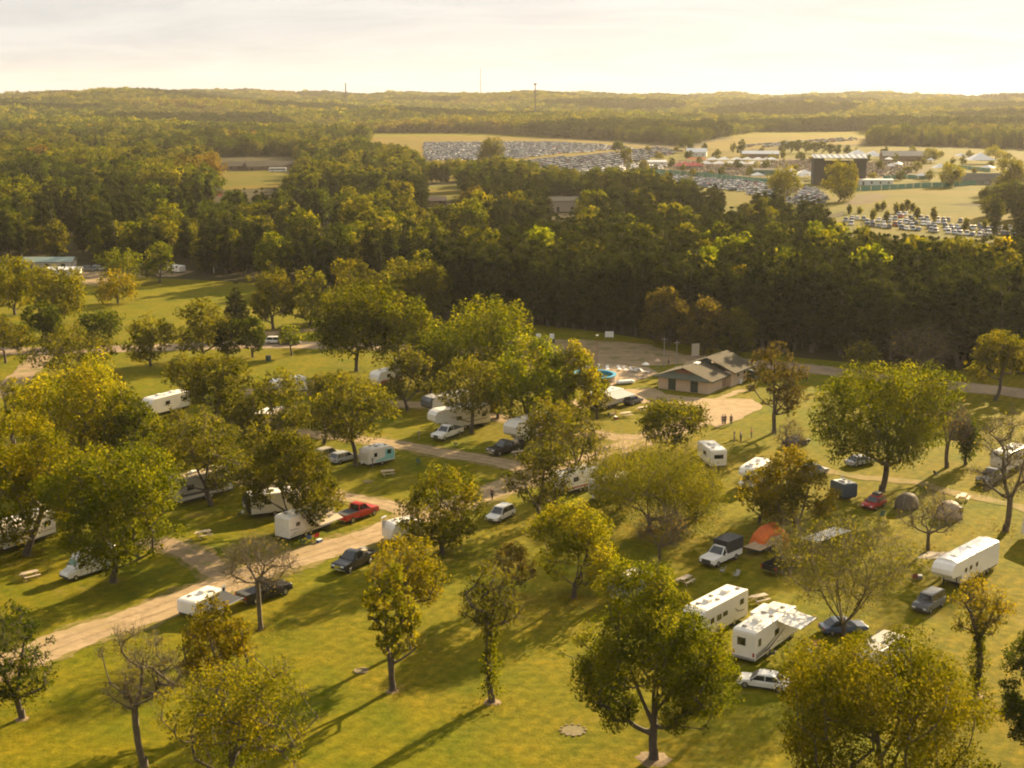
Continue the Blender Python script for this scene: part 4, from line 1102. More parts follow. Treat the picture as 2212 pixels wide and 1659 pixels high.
def trailer(label, tail, nose, Lg=7.5, H=3.1, m=WHITE, aw=None, ac=(0,), front='rake', win=None, stripes=None, kind='travel_trailer', roof=ROOFW, W2=1.24, cat='trailer', axle=None, nosem=None, slide=None, arch=0):
    c, rz = at2(tail, nose); r = thing(kind, label, cat, c, rz); h = Lg / 2; z0 = .55
    if front == 'rake':
        P = [(-h, z0), (h - .55, z0), (h - .12, z0 + .45), (h, z0 + 1.2), (h - .12, H - .55), (h - .45, H - .12), (h - .9, H), (-h + .25, H), (-h, H - .2)]
    elif front == 'fifth':
        P = [(-h, z0), (h - 2.7, z0), (h - 2.55, 1.62), (h - .35, 1.70), (h - .05, 2.1), (h - .12, H - .7), (h - .55, H - .18), (h - 1.15, H), (h - 1.9, H + .05), (-h + .25, H - .02), (-h, H - .25)]
    elif front == 'curve':
        P = rounded(-h, h, z0, H, 1.1, .9)
    else:
        P = rounded(-h, h, z0, H, .35, .25)
    MB().prism(P, -W2, W2, bev=.08).build('body', m, r)
    rx1 = {'rake': h - .95, 'fifth': h - 1.3, 'curve': h - 1.2, 'box': h - .45}[front]
    rv_roof_kit(r, H, ac, [(-h + 1.2, .5), (h * .35, -.5), (0.15 * h, .45)], -h + (.95 if front == 'curve' else .35), rx1, W2 - .14, roof)
    if arch: MB().loft([[(x, y, H + .03 + .20 * (1 - (y / W2) ** 2)) for y in np.linspace(-W2 + .02, W2 - .02, 9)] + [(x, W2 - .02, H - .02), (x, -W2 + .02, H - .02)] for x in (-h + .3, rx1)]).build('arched_roof', roof, r)
    if nosem:
        x = h - .30 if front != 'curve' else h - .02
        Pn = [(h - .54, z0 + .02), (h - .10, z0 + .46), (h + .02, z0 + 1.2), (h - .10, H - .54), (h - .43, H - .11), (h - .60, H - .06), (h - .62, z0 + .02)] if front == 'rake' else [(h - .60, 1.72), (h - .33, 1.70), (h - .03, 2.1), (h - .10, H - .69), (h - .53, H - .17), (h - .8, H - .1)]
        MB().prism([(q + .03, z) for q, z in Pn], -W2 - .012, W2 + .012).build('front_cap', nosem, r)
    W_ = win if win is not None else [(1, -h + .8, -h + 1.7, 1.7, 2.35), (1, .2, 1.2, 1.7, 2.35), (-1, -h + .8, -h + 1.8, 1.7, 2.35), (-1, -.2, .9, 1.7, 2.35), (-1, h - 2.0, h - 1.3, 1.75, 2.3)]
    for sg, a, b, q0, q1 in W_:
        if sg == 'B': MB().box(-h - .02, -h + .01, a, b, q0, q1).build('window', GLASS, r)
        else: side_poly('window', r, [(a, q0), (b, q0), (b, q1), (a, q1)], sg, W2 - .004, GLASS, .02)
    for st in stripes or []:
        sg, mm, pts = st; side_poly('stripe', r, pts, sg, W2 - .004, mm)
    sd = -1 if aw is None else aw[0]
    dx = h * .18
    d = side_poly('door', r, [(dx + 1.25, z0 + .12), (dx + 1.9, z0 + .12), (dx + 1.9, 2.5), (dx + 1.25, 2.5)], sd, W2 - .004, mat('door_panel', (0.62, 0.59, 0.53), 0.4), .025)
    MB().box(dx + 1.3, dx + 1.36, sd * (W2 + .02) - .02, sd * (W2 + .02) + .02, 1.45, 1.6).build('door_handle', PLAST, d)
    side_poly('window', d, [(dx + 1.4, 1.75), (dx + 1.75, 1.75), (dx + 1.75, 2.25), (dx + 1.4, 2.25)], sd, W2 + .022, GLASS, .012)
    if slide:
        sg, a, b = slide; q = MB().box(a, b, sg * W2 if sg > 0 else -W2 - .8, W2 + .8 if sg > 0 else -W2, .95, H - .45).build('slide_out', m, r)
        side_poly('window', q, [(a + .5, 1.7), (b - .5, 1.7), (b - .5, 2.25), (a + .5, 2.25)], sg, W2 + .8, GLASS, .02)
    MB().box(-h + .1, h - (2.8 if front == 'fifth' else .7), -W2 + .15, W2 - .15, .34, .56).build('chassis', UNDER, r)
    ax = axle if axle is not None else -h * .18
    wheels(r, (ax - .45, ax + .45) if Lg > 5.2 else (ax,), W2 - .12, 0.38)
    if front != 'fifth':
        hb = MB().tube([(h - .6, -.7, .5), (h + .95, 0, .5)], .05, 5).tube([(h - .6, .7, .5), (h + .95, 0, .5)], .05, 5).tube([(h + .8, 0, .02), (h + .8, 0, .75)], .045, 6)
        hb.build('hitch', PLAST, r)
        MB().ell((h + .25, 0, .72), (.2, .3, .26), n=8, k=4).build('gas_tank', WHITE, r)
    else:
        for s in (-.75, .75): MB().tube([(h - 2.3, s, .02), (h - 2.3, s, 1.66)], .06, 6).build('landing_leg', PLAST, r)
    if aw: awning(r, aw[1], aw[2], aw[0], W2, H - .12, aw[3] if len(aw) > 3 else 2.3, aw[4] if len(aw) > 4 else .7, aw[5] if len(aw) > 5 else CANVT)
    return r
def motorhome(label, tail, nose, Lg=9.0, H=3.35, m=WHITE, cls='A', aw=None, slide=None, stripes=None, win=None, awm=CANVW):
    c, rz = at2(tail, nose); r = thing('motorhome', label, 'motorhome', c, rz); h = Lg / 2; z0 = .45; W2 = 1.25
    if cls == 'A':
        P = [(-h, z0), (h - .1, z0), (h, z0 + .6), (h - .02, 1.5), (h - .28, H - .45), (h - .5, H - .1), (h - .8, H), (-h + .3, H), (-h + .06, H - .1), (-h, H - .35)]
    else:
        P = [(-h, z0), (h - 1.9, z0), (h - 1.9, 1.95), (h - .55, 2.0), (h - .45, 2.4), (h - .8, H - .15), (h - 1.3, H), (-h + .3, H), (-h, H - .3)]
    MB().prism(P, -W2, W2, bev=.09).build('body', m, r)
    rv_roof_kit(r, H, (-h * .42, h * .35), [(-h + .9, .45), (0, -.55), (h * .1, .5), (h * .6, -.4)], -h + .4, h - (1.0 if cls == 'A' else 1.5), W2 - .14)
    if cls == 'A':
        quad_panel('windshield', r, [(h - .03, -1.08, 1.58), (h - .03, 1.08, 1.58), (h - .25, 1.02, H - .55), (h - .25, -1.02, H - .55)], (1, 0, .2), GLASS)
        for s in (-1, 1): MB().box(h - .06, h + .02, s * .85 - .2, s * .85 + .2, .8, 1.0).build('headlight', HEADL, r)
        MB().box(h - .08, h + .06, -W2 + .1, W2 - .1, z0, .72).build('front_bumper', STRG, r)
    else:
        cp = [(h - 1.9, .42), (h - .1, .42), (h, .6), (h - .02, .95), (h - .2, 1.08), (h - 1.0, 1.2), (h - 1.55, 1.94), (h - 1.9, 1.94)]
        MB().prism(cp, -.98, .98, bev=.08).build('cab', m, r)
        quad_panel('windshield', r, [(h - 1.03, -.85, 1.24), (h - 1.03, .85, 1.24), (h - 1.5, .78, 1.88), (h - 1.5, -.78, 1.88)], (.74, 0, .55), GLASS)
        for s in (-1, 1):
            side_poly('side_window', r, [(h - 1.8, 1.25), (h - 1.15, 1.25), (h - 1.55, 1.85), (h - 1.8, 1.85)], s, .978, GLASS, .02)
            MB().box(h - .1, h + .01, s * .72 - .17, s * .72 + .17, .72, .9).build('headlight', HEADL, r)
        MB().box(h - .06, h + .02, -.42, .42, .55, .9).build('grille', PLAST, r)
    for sg, a, b, q0, q1 in (win or [(-1, -h + .6, -h + 1.3, 1.75, 2.4), (-1, -.5, .7, 1.75, 2.35), (-1, h - 3.6, h - 2.7, 1.75, 2.3), (1, -h + .8, -h + 1.8, 1.75, 2.4), (1, 0, 1.2, 1.75, 2.4), ('B', -.75, .0, 1.75, 2.4)]):
        if sg == 'B':
            o = MB().box(-h - .03, -h + .01, a, b, q0, q1).build('window', GLASS, r); MB().box(-h - .018, -h + .012, a - .06, b + .06, q0 - .06, q1 + .06).build('frame', STRG, o)
        else: side_poly('window', r, [(a, q0), (b, q0), (b, q1), (a, q1)], sg, W2 - .004, GLASS, .02)
    for sg, mm, pts in stripes or []: side_poly('stripe', r, pts, sg, W2 - .004, mm)
    MB().box(-h - .06, -h + .02, -W2 + .06, W2 - .06, z0, .68).build('rear_bumper', STRG, r)
    for s in (-1, 1): MB().box(-h - .02, -h + .02, s * 1.05 - .09, s * 1.05 + .09, .85, 1.25).build('tail_light', TAILL, r)
    MB().box(-h + .2, h - .6, -W2 + .15, W2 - .15, .28, .46).build('chassis', UNDER, r)
    wheels(r, (-h * .42, h - (1.2 if cls == 'A' else 1.0)), W2 - .13 if cls == 'A' else .9, 0.48 if cls == 'A' else .38)
    if slide:
        sg, a, b = slide; y0, y1 = (W2, W2 + .75) if sg > 0 else (-W2 - .75, -W2)
        q = MB().box(a, b, y0, y1, .85, H - .35).build('slide_out', m, r)
        MB().box(a - .05, b + .05, y0, y1 + .05 * sg if sg > 0 else y1, H - .349, H - .27).build('slide_topper', ROOFW, q)
        side_poly('window', q, [(a + .3, 1.7), (a + 1.1, 1.7), (a + 1.1, 2.4), (a + .3, 2.4)], sg, W2 + .75, GLASS, .02)
    if aw: awning(r, aw[1], aw[2], aw[0], W2, H - .15, aw[3], aw[4], awm)
    return r
def campervan(label, tail, nose, m=PW, Lg=6.4, H=2.75, roof_kit=True):
    c, rz = at2(tail, nose); r = thing('campervan', label, 'van', c, rz); h = Lg / 2; W2 = .98
    def ring(x, zs, wd, zt): return [(x, -wd, .42), (x, wd, .42), (x, wd, zs), (x, wd * .93, zt - .25), (x, wd * .72, zt), (x, -wd * .72, zt), (x, -wd * .93, zt - .25), (x, -wd, zs)]
    MB().loft([ring(-h, 1.4, W2 - .03, H - .1), ring(-h + .15, 1.4, W2, H), ring(h - 2.3, 1.4, W2, H), ring(h - 1.9, 1.4, W2, H - .12), ring(h - 1.15, 1.25, W2 - .02, 1.55), ring(h - .95, 1.1, W2 - .03, 1.30), ring(h - .15, .9, W2 - .1, 1.05), ring(h, .7, W2 - .2, .85)]).build('body', m, r, smooth=False)
    quad_panel('windshield', r, [(h - 1.14, -.78, 1.60), (h - 1.14, .78, 1.60), (h - 1.82, .66, 2.45), (h - 1.82, -.66, 2.45)], (.78, 0, .62), TEALG)
    for s in (-1, 1):
        side_poly('side_window', r, [(h - 2.25, 1.42), (h - 1.35, 1.42), (h - 1.75, 2.02), (h - 2.25, 2.05)], s, W2 - .03, GLASS, .03)
        side_poly('side_window', r, [(-h + .6, 1.5), (-h + 1.7, 1.5), (-h + 1.7, 2.05), (-h + .6, 2.05)], s, W2 - .03, GLASS, .03)
        MB().box(h - .22, h - .03, s * .62 - .16, s * .62 + .16, .82, .98).build('headlight', HEADL, r)
        MB().box(h - 1.5, h - 1.36, s * 1.0 if s > 0 else -1.22, 1.22 if s > 0 else -1.0, 1.3, 1.62).build('wing_mirror', PLAST, r)
    MB().prism([(h - .3, .40), (h + .05, .42), (h + .05, .62), (h - .3, .64)], -.82, .82, bev=.04).build('front_bumper', PLAST, r)
    MB().box(-h + .2, h - .5, -.8, .8, .24, .44).build('underbody', UNDER, r)
    wheels(r, (h - .95, -h + 1.3), W2 - .10, .33)
    if roof_kit:
        MB().box(-h + .6, -h + 2.2, -.6, .6, H + .005, H + .06).build('solar_panel', GLASS, r)
        MB().prism([(-.2, H + .002), (.6, H + .002), (.5, H + .26), (-.1, H + .26)], -.32, .32, bev=.05).build('air_conditioner', WHITE, r)
    return r
def picnic_table(label, p, rz, group=None):
    r = thing('picnic_table', label, 'picnic table', G(*p), rz, group); WD = mat('weathered_wood', (0.46, 0.36, 0.25), 0.8, vary=0.2, scale=4)
    for k in range(5): MB().box(-.95, .95, -.37 + k * .15, -.37 + k * .15 + .14, .72, .76).build('plank', WD, r)
    for s in (-1, 1):
        for k in range(2): MB().box(-.95, .95, s * .70 + (k - 1) * .15, s * .70 + (k - 1) * .15 + .14, .42, .46).build('seat_plank', WD, r)
    for x in (-.65, .65):
        MB().tube([(x, -.62, 0), (x, -.22, .72)], .045, 4).tube([(x, .62, 0), (x, .22, .72)], .045, 4).box(x - .03, x + .03, -.82, .82, .36, .42).build('leg_frame', WD, r)
    return r
def fire_pit(label, p, r=0.55):
    t = thing('fire_pit', label, 'fire pit', G(*p)); n = 12
    ST = mat('fire_ring_stone', (0.21, 0.155, 0.085), 0.9, vary=0.3)
    for k in range(n):
        a = 6.2832 * k / n; q_ = RG.uniform(.7, 1.3); b = MB().box(-.13 * q_, .13 * q_, -.09, .09 * q_, 0, .11 * q_); o = b.build('stone', ST, t, loc=(r * math.cos(a), r * math.sin(a), 0)); o.rotation_euler = (0, 0, a + 1.57)
    MB().disc((0, 0), r * .9, .03, 14).build('ash_bed', mat('ash', (0.13, 0.105, 0.04), 0.95, vary=.3), t)
    return t
def dome_tent(label, p, rz, rx, ry, hh, m, door=None, fly=None):
    r = thing('dome_tent', label, 'tent', G(*p), rz); b = MB(); n = 16; k = 7; rings = []
    for j in range(k + 1):
        ph = math.pi / 2 * j / k; q = max(math.cos(ph), .02) ** 0.8
        rings.append([(rx * q * math.cos(6.2832 * i / n) * (1 + .06 * math.cos(4 * 6.2832 * i / n)), ry * q * math.sin(6.2832 * i / n) * (1 + .06 * math.cos(4 * 6.2832 * i / n)), hh * math.sin(ph) ** .9 + .01) for i in range(n)])
    b.loft(rings).build('canopy', m, r, smooth=True)
    for a0 in (math.pi / 4, 3 * math.pi / 4):
        MB().tube([(math.cos(a0) * rx * 1.03 * math.cos(t), math.sin(a0) * ry * 1.03 * math.cos(t), hh * 1.02 * max(math.sin(t), 0) ** .9 + .02) for t in [math.pi * q / 10 for q in range(11)]], .022, 4).build('tent_pole', STRG, r)
    if door: MB().prism([(-.45, .05), (.45, .05), (.3, hh * .75), (-.3, hh * .75)], -ry * .98, -ry * .55).build('door_flap', door, r)
    return r
def chair(label, p, rz, m, group=None):
    r = thing('camp_chair', label, 'chair', G(*p), rz, group)
    MB().prism([(-.25, .40), (.27, .44), (.27, .47), (-.25, .43)], -.27, .27).build('seat', m, r)
    MB().prism([(-.25, .44), (-.22, .44), (-.40, .98), (-.43, .98)], -.27, .27).build('backrest', m, r)
    for s in (-1, 1):
        MB().tube([(.27, s * .28, 0), (-.28, s * .28, .62)], .016, 4).tube([(-.27, s * .28, 0), (.26, s * .28, .62)], .016, 4).build('leg_frame', PLAST, r)
        MB().box(-.27, .27, s * .28 - .035, s * .28 + .035, .62, .65).build('armrest', m, r)
    return r

# red truck and its trailer
trailer('white travel trailer with tan side awning hitched behind the red pickup', (602, 1172), (716, 1131), 8.2, 3.15, WHITE, aw=(-1, -1.2, 2.9, 2.5, 1.05, CANVT), ac=(0.2,), front='rake',
        stripes=[(-1, STRG, [(-3.9, 1.5), (-2.2, 1.42), (-2.4, 1.5), (-3.9, 1.6)]), (-1, STRD, [(-3.6, 1.0), (-1.9, 1.12), (-3.2, 1.12)]), (-1, STRT, [(-3.9, .75), (2.5, .75), (2.5, .85), (-3.9, .82)])], win=[(-1, -2.9, -2.2, 1.8, 2.3), (-1, -.6, .3, 1.7, 2.3), (1, -2, -1, 1.7, 2.3)])
pickup('red crew-cab pickup with a black bed cover towing the tan-awning trailer', (737, 1132), (806, 1108), PR_, bed='cover', Lg=6.2)
chair('red folding chair under the tan trailer awning', (683, 1166), 2.2, mat('red_cloth', (0.5, 0.03, 0.03), 0.8)); chair('blue folding chair under the tan trailer awning', (668, 1170), 1.6, mat('blue_cloth', (0.08, 0.13, 0.28), 0.8))
campervan('white campervan with a green-tinted windscreen parked beside the dense green tree', (232, 1226), (150, 1252), PW, 6.6, 2.8)
picnic_table('wooden picnic table on the grass beside the white campervan', (65, 1249), 0.75)
trailer('long cream fifth-wheel trailer behind the thick yellow-green tree', (122, 1150), (-60, 1212), 10.5, 3.5, CREAM, front='fifth', ac=(-2, 1.5), aw=None, slide=(1, -2, 1.2), stripes=[(1, STRT, [(-5, 1.1), (2, 1.2), (2, 1.35), (-5, 1.2)])])
trailer('long grey fifth-wheel trailer with dark swooping stripes behind brownish tree', (372, 1092), (530, 1050), 11.5, 3.7, GREYF, front='fifth', ac=(-2.5, 1), nosem=CREAM,
        stripes=[(-1, STRD, [(-5.5, 1.2), (1, 1.0), (4.5, 2.6), (4.2, 2.65), (.6, 1.25), (-5.5, 1.5)]), (-1, CREAM, [(-5.5, .8), (2, .75), (2.6, .95), (-5.5, .95)])], roof=CANVT, win=[(-1, -4.5, -3.4, 1.9, 2.6), (-1, -1.5, -.2, 1.9, 2.6), (-1, 4.6, 5.2, 2.3, 2.9), (1, -3, -2, 1.9, 2.5)])
t = trailer('white trailer with a black front cap carrying a white chevron mark', (636, 1104), (536, 1116), 7.0, 3.1, WHITE, front='rake', nosem=PK, aw=None, ac=(0,))
MB().add([(3.56, -.7, 1.95), (3.56, 0, 1.55), (3.56, .7, 1.95), (3.56, .7, 1.72), (3.56, 0, 1.32), (3.56, -.7, 1.72), (3.48, -.7, 1.95), (3.48, 0, 1.55), (3.48, .7, 1.95), (3.48, .7, 1.72), (3.48, 0, 1.32), (3.48, -.7, 1.72)],
         [(0, 5, 4, 1), (1, 4, 3, 2), (6, 7, 10, 11), (7, 8, 9, 10), (0, 1, 7, 6), (1, 2, 8, 7), (2, 3, 9, 8), (3, 4, 10, 9), (4, 5, 11, 10), (5, 0, 6, 11)]).build('chevron_mark', CANVW, t)
trailer('low white pop-up camper with a charcoal side awning behind the golden tree', (398, 1338), (476, 1302), 5.0, 1.95, WHITE, front='box', aw=(-1, -1.8, 2.2, 2.6, .35, CANVD), ac=(0.3,), win=[(-1, -2.2, -1.2, 1.1, 1.55), (1, -1, 0, 1.1, 1.55)], kind='camper_trailer')
pickup('black crew-cab pickup with chrome trim parked in front of the pop-up camper', (520, 1308), (622, 1276), PK, bed='cover', Lg=6.1)
pickup('black pickup with a loaded bed parked on the grass by the lane', (800, 1208), (728, 1242), PK, bed='open', load=1, Lg=6.0)
trailer('small rounded white trailer between the lane and the yellow-green tree', (905, 1158), (838, 1172), 4.6, 2.5, WHITE, front='curve', ac=(), win=[(-1, -1, 0, 1.4, 1.9), (1, -1, 0, 1.4, 1.9)])
t = thing('solar_sign_post', 'thin post carrying a white panel at the lane edge', 'post', G(830, 1168))
MB().tube([(0, 0, 0), (0, 0, 2.9)], .035, 6).build('pole', STRG, t); MB().prism([(-.3, 2.9), (.3, 3.15), (.3, 3.2), (-.3, 2.95)], -.38, .38).build('panel', CANVW, t)
trailer('small teal and cream rounded travel trailer beside the forked tree', (842, 996), (786, 1008), 4.9, 2.75, CREAM, front='curve', ac=(0,), axle=-.1,
        win=[(1, -1.75, -1.05, 1.6, 2.25), (1, .8, 1.35, 1.5, 2.1), (-1, -1, 0, 1.6, 2.2), ('B', -.5, .5, 1.5, 2.0)],
        stripes=[(1, TEAL, [(-2.3, .75), (1.0, .72), (1.0, .95), (-.6, 1.25), (-.7, 2.35), (-1.95, 2.3), (-2.35, 1.8)])], slide=None)
picnic_table('wooden picnic table on the grass below the teal and cream trailer', (838, 1027), 0.35)
fire_pit('stone fire ring on the grass beside the picnic table by the teal trailer', (795, 1041))
car('silver station wagon parked behind the forked tree', (718, 1003), (768, 990), PS, 'wagon')
car('champagne car half hidden by the low olive tree', (690, 995), (727, 985), PC, 'suv')
pickup('white crew-cab pickup parked in front of the white fifth-wheel', (996, 935), (936, 956), PW, bed='cover', Lg=6.2)
trailer('white fifth-wheel trailer with a tan swoosh behind the white pickup', (1046, 916), (935, 934), 10.8, 3.7, WHITE, front='fifth', ac=(-2.2, 1.5), aw=None,
        stripes=[(1, STRT, [(-4.8, 1.3), (-1, 1.1), (2.5, 2.4), (2.2, 2.4), (-1.2, 1.3), (-4.8, 1.5)]), (1, STRG, [(-3, 1.9), (0, 1.6), (2, 2.5), (1.8, 2.5), (-.2, 1.75), (-3, 2.0)])])
trailer('white fifth-wheel trailer with a dark front window behind another fifth-wheel', (1010, 885), (915, 903), 9.0, 3.6, WHITE, front='fifth', nosem=PG, ac=(-1,), roof=GREYF)
trailer('white fifth-wheel trailer with dark swoops on its nose, hitched to a black pickup', (1185, 935), (1095, 966), 10.0, 3.8, WHITE, front='fifth', ac=(-2, 1), nosem=CREAM,
        stripes=[(-1, STRD, [(-4.8, 1.0), (1, 1.0), (3.0, 2.2), (2.7, 2.3), (.6, 1.3), (-4.8, 1.4)]), (1, STRD, [(-4.8, 1.0), (1, 1.0), (3.0, 2.2), (2.7, 2.3), (.6, 1.3), (-4.8, 1.4)])])
pickup('black pickup with an open bed in front of the swoop-nosed fifth-wheel', (1122, 972), (1062, 985), PK, bed='open', load=1, Lg=6.0)
trailer('white travel trailer with a wide grey canopy awning beside the picnic tables', (1262, 892), (1352, 868), 8.0, 3.1, WHITE, aw=(-1, -2.2, 3.2, 3.0, .55, CANVG), front='rake', ac=(-.6,))
car('dark hatchback with a glinting roof at the nose of the grey-canopy trailer', (1350, 877), (1384, 867), PG, 'hatch')
picnic_table('wooden picnic table, the one nearer the grey-canopy trailer', (1352, 900), 0.5); picnic_table('wooden picnic table, the one nearer the round green tree', (1389, 888), 0.5)
chair('dark camp chair beside the grey-canopy trailer', (1318, 902), 0.5, CANVD); chair('maroon camp chair beside the grey-canopy trailer', (1326, 899), 3.0, mat('maroon', (.2, .03, .03), .8))
trailer('white travel trailer with two roof units between large green trees', (402, 880), (316, 902), 9.0, 3.2, WHITE, front='rake', ac=(-1.5, 1.5))
trailer('white trailer with a plain roof among the olive trees', (650, 846), (590, 856), 7.0, 3.0, WHITE, front='rake')
trailer('brown boxy trailer behind the olive tree', (600, 918), (562, 936), 6.5, 3.2, mat('brown_siding', (.26, .20, .14), .5), front='box', ac=())
trailer('white trailer with a red flank stripe under the maples', (855, 826), (815, 836), 7.0, 3.0, WHITE, stripes=[(1, STRR, [(-3, .9), (3, .9), (3, 1.3), (-3, 1.3)])])
trailer('white trailer with blue and red stripes under the sparse tree', (1268, 1052), (1208, 1068), 7.5, 3.0, WHITE, stripes=[(-1, STRR, [(-3.4, .8), (3, .8), (3, 1.0), (-3.4, 1.0)]), (-1, STRB, [(-3.4, 1.15), (3, 1.15), (3, 1.5), (-3.4, 1.4)]), (1, STRR, [(-3.4, .8), (3, .8), (3, 1.0), (-3.4, 1.0)])])
trailer('grey trailer with a bright roof in the shade of the willow-like tree', (1352, 1064), (1290, 1082), 7.0, 2.9, GREYF, front='rake')
car('white sport utility car parked where the lane meets the sparse trees', (1100, 1112), (1062, 1130), PW, 'suv')
trailer('white trailer with a flat rear behind the willow-like tree', (1560, 1020), (1515, 985), 6.2, 2.9, WHITE, front='box', win=[('B', -.7, .7, 1.6, 2.2), (-1, -1, .4, 1.6, 2.2), (1, -1, .3, 1.6, 2.2)])
motorhome('white van-based motorhome facing out beside the orange and gold tree', (1655, 1030), (1603, 1064), 7.2, 3.1, WHITE, 'C')
car('dark shiny sedan on the grass below the gravel yard', (1690, 968), (1748, 955), PK, 'sedan')
car('silver sedan in the shade of the spreading oak', (1832, 1008), (1884, 1000), PS, 'sedan')
car('silver wagon behind the orange and gold tree', (1735, 1030), (1780, 1020), PS, 'wagon')
car('red hatchback with a dark roof box under the spreading oak', (1908, 1086), (1866, 1106), PR_, 'hatch', extra='load')
dome_tent('grey-brown dome tent beside the red hatchback', (1958, 1098), 0.3, 1.7, 1.4, 2.1, mat('taupe_nylon', (.095, .075, .05), .8))
dome_tent('beige dome tent with a dark door on the open grass', (2050, 1116), 0.9, 2.0, 1.7, 2.1, mat('beige_nylon', (.40, .30, .20), .75), door=PLAST)
trailer('dark blue-grey and white pop-up tent camper behind the gold tree', (1838, 1082), (1805, 1068), 3.2, 2.3, mat('blue_canvas', (.05, .065, .085), .7), front='box', ac=(), roof=CANVW, kind='tent_camper', W2=1.1, win=[(-1, -1, .2, 1.2, 1.8)])
trailer('beige trailer with a pale roof behind the leafless thick-trunk tree', (2205, 1000), (2150, 1025), 7.5, 3.1, CREAM, front='rake', ac=(0,))
pickup('dark grey pickup at the nose of the beige trailer', (2165, 1032), (2118, 1052), PG, bed='open')
motorhome('white motorhome with dark windows beyond the dome tents', (2300, 1190), (2245, 1168), 8.0, 3.3, WHITE, 'A')
car('dark hatchback under the bare reddish tree', (2065, 940), (2098, 930), PG, 'hatch')
pickup('white pickup with a tall dark topper parked beside the orange tent', (1594, 1198), (1518, 1230), PW, bed='box', crew=False, Lg=5.8)
c_, z_ = at2((1682, 1172), (1612, 1205)); t = thing('flatbed_trailer', 'flatbed trailer with a bare tan deck behind the pickup with a tall dark topper', 'trailer', c_, z_)
for k in range(7): MB().box(-2.9, 2.6, -1.15 + k * .33, -1.15 + k * .33 + .315, .78, .86).build('deck_plank', mat('deck_wood', (.42, .30, .18), .8, vary=.2), t)
MB().box(-2.9, 2.6, -1.18, 1.17, .62, .775).build('frame', PLAST, t); wheels(t, (-.9, 0.0), 1.12, .33)
MB().tube([(2.6, -.8, .68), (3.7, 0, .6)], .05, 5).tube([(2.6, .8, .68), (3.7, 0, .6)], .05, 5).build('hitch', PLAST, t)
t = thing('dome_tent', 'bright orange tent with a tan front panel behind the flatbed trailer', 'tent', G(1668, 1180), .2)
OR = mat('orange_nylon', (.70, .15, .02), .65)
MB().prism([(-2.6, 0.0), (2.0, 0.0), (1.7, 1.7), (.5, 2.8), (-1.1, 2.3), (-2.1, 1.3)], -1.5, 1.5, bev=.5).build('canopy', OR, t)
MB().prism([(-1.9, .05), (.9, .05), (.5, 1.9), (-.9, 1.7)], -1.62, -1.2, bev=.1).build('front_panel', mat('tan_nylon', (.48, .33, .20), .7), t)
pickup('black pickup parked below the orange-ended tent', (1655, 1246), (1722, 1214), PK, bed='open', Lg=5.7)
t = thing('tarp_shelter', 'cream tarp shelter on poles behind the many-stemmed tree', 'shelter', G(1782, 1195), 0.62)
MB().add([(-3, -1.3, 2.3), (3, -1.3, 2.6), (3, 1.3, 2.4), (-3, 1.3, 2.1), (0, 0, 2.95), (-3, -1.3, 2.27), (3, -1.3, 2.57), (3, 1.3, 2.37), (-3, 1.3, 2.07), (0, 0, 2.92)], [(0, 1, 4), (1, 2, 4), (2, 3, 4), (3, 0, 4), (6, 5, 9), (7, 6, 9), (8, 7, 9), (5, 8, 9)]).build('canopy', CANVW, t)
for x, y, z in ((-3, -1.3, 2.28), (3, -1.3, 2.58), (3, 1.3, 2.38), (-3, 1.3, 2.08)): MB().tube([(x, y, 0), (x, y, z)], .03, 5).build('tent_pole', STRG, t)
trailer('long white horse trailer with a glaring roof and a slanted side awning', (2152, 1212), (2010, 1290), 12.0, 3.3, WHITE, front='fifth', ac=(-1, 3), aw=(-1, 1.0, 4.2, 2.6, .6, CANVT), axle=-2.8,
        win=[(1, -.5, .1, 1.7, 2.2), (1, 1.0, 1.6, 1.7, 2.2), (1, 2.2, 2.8, 1.7, 2.2), (-1, 0, .7, 1.7, 2.2)], kind='horse_trailer', roof=mat('bright_white_roof', (.86, .84, .79), .30, vary=.03, spec=.9), arch=1)
car('grey off-road car at the nose of the long horse trailer', (2032, 1300), (1978, 1330), PG, 'jeep', extra=None)
motorhome('white motorhome with a row of dark windows behind the big ash', (1608, 1322), (1475, 1395), 9.0, 3.35, WHITE, 'A', win=[(1, -3.6, -2.8, 2.0, 2.6), (1, -.4, .5, 1.7, 2.2), (1, .8, 1.7, 1.6, 2.2), (1, 2.2, 2.9, 1.6, 2.2), (-1, 0, 1, 1.7, 2.3)], stripes=[(1, STRG, [(-3.8, 1.2), (-2.4, 1.4), (-1.8, 1.9), (-2.0, 1.9), (-2.6, 1.5), (-3.8, 1.3)])])
trailer('small blue-grey camper with a curved roof behind the big ash', (1392, 1280), (1335, 1300), 5.0, 2.7, mat('bluegrey', (.30, .34, .37), .4), front='curve', ac=())
motorhome('big white motorhome with a slide-out, white awning and grey flank swoosh', (1600, 1436), (1702, 1363), 9.6, 3.35, WHITE, 'A', aw=(-1, -.2, 3.6, 2.6, .35), slide=(1, .6, 3.6),
          win=[('B', -.15, .65, 1.85, 2.55), (-1, -4.2, -3.6, 1.75, 2.5), (-1, -.6, .4, 1.7, 2.3), (1, -3.5, -2.5, 1.7, 2.3)],
          stripes=[(-1, STRG, [(-4.6, .75), (-2.5, .9), (0.5, 1.7), (.1, 1.75), (-2.6, 1.25), (-4.6, 1.1)]), (-1, STRD, [(-4.6, .62), (-1.5, .75), (1.8, 1.75), (1.5, 1.78), (-1.7, .95), (-4.6, .72)])])
car('small white car in front of the big motorhome', (1690, 1490), (1608, 1478), PW, 'sedan')
car('dark sedan at the foot of the many-stemmed tree', (1780, 1368), (1862, 1362), PB, 'sedan')
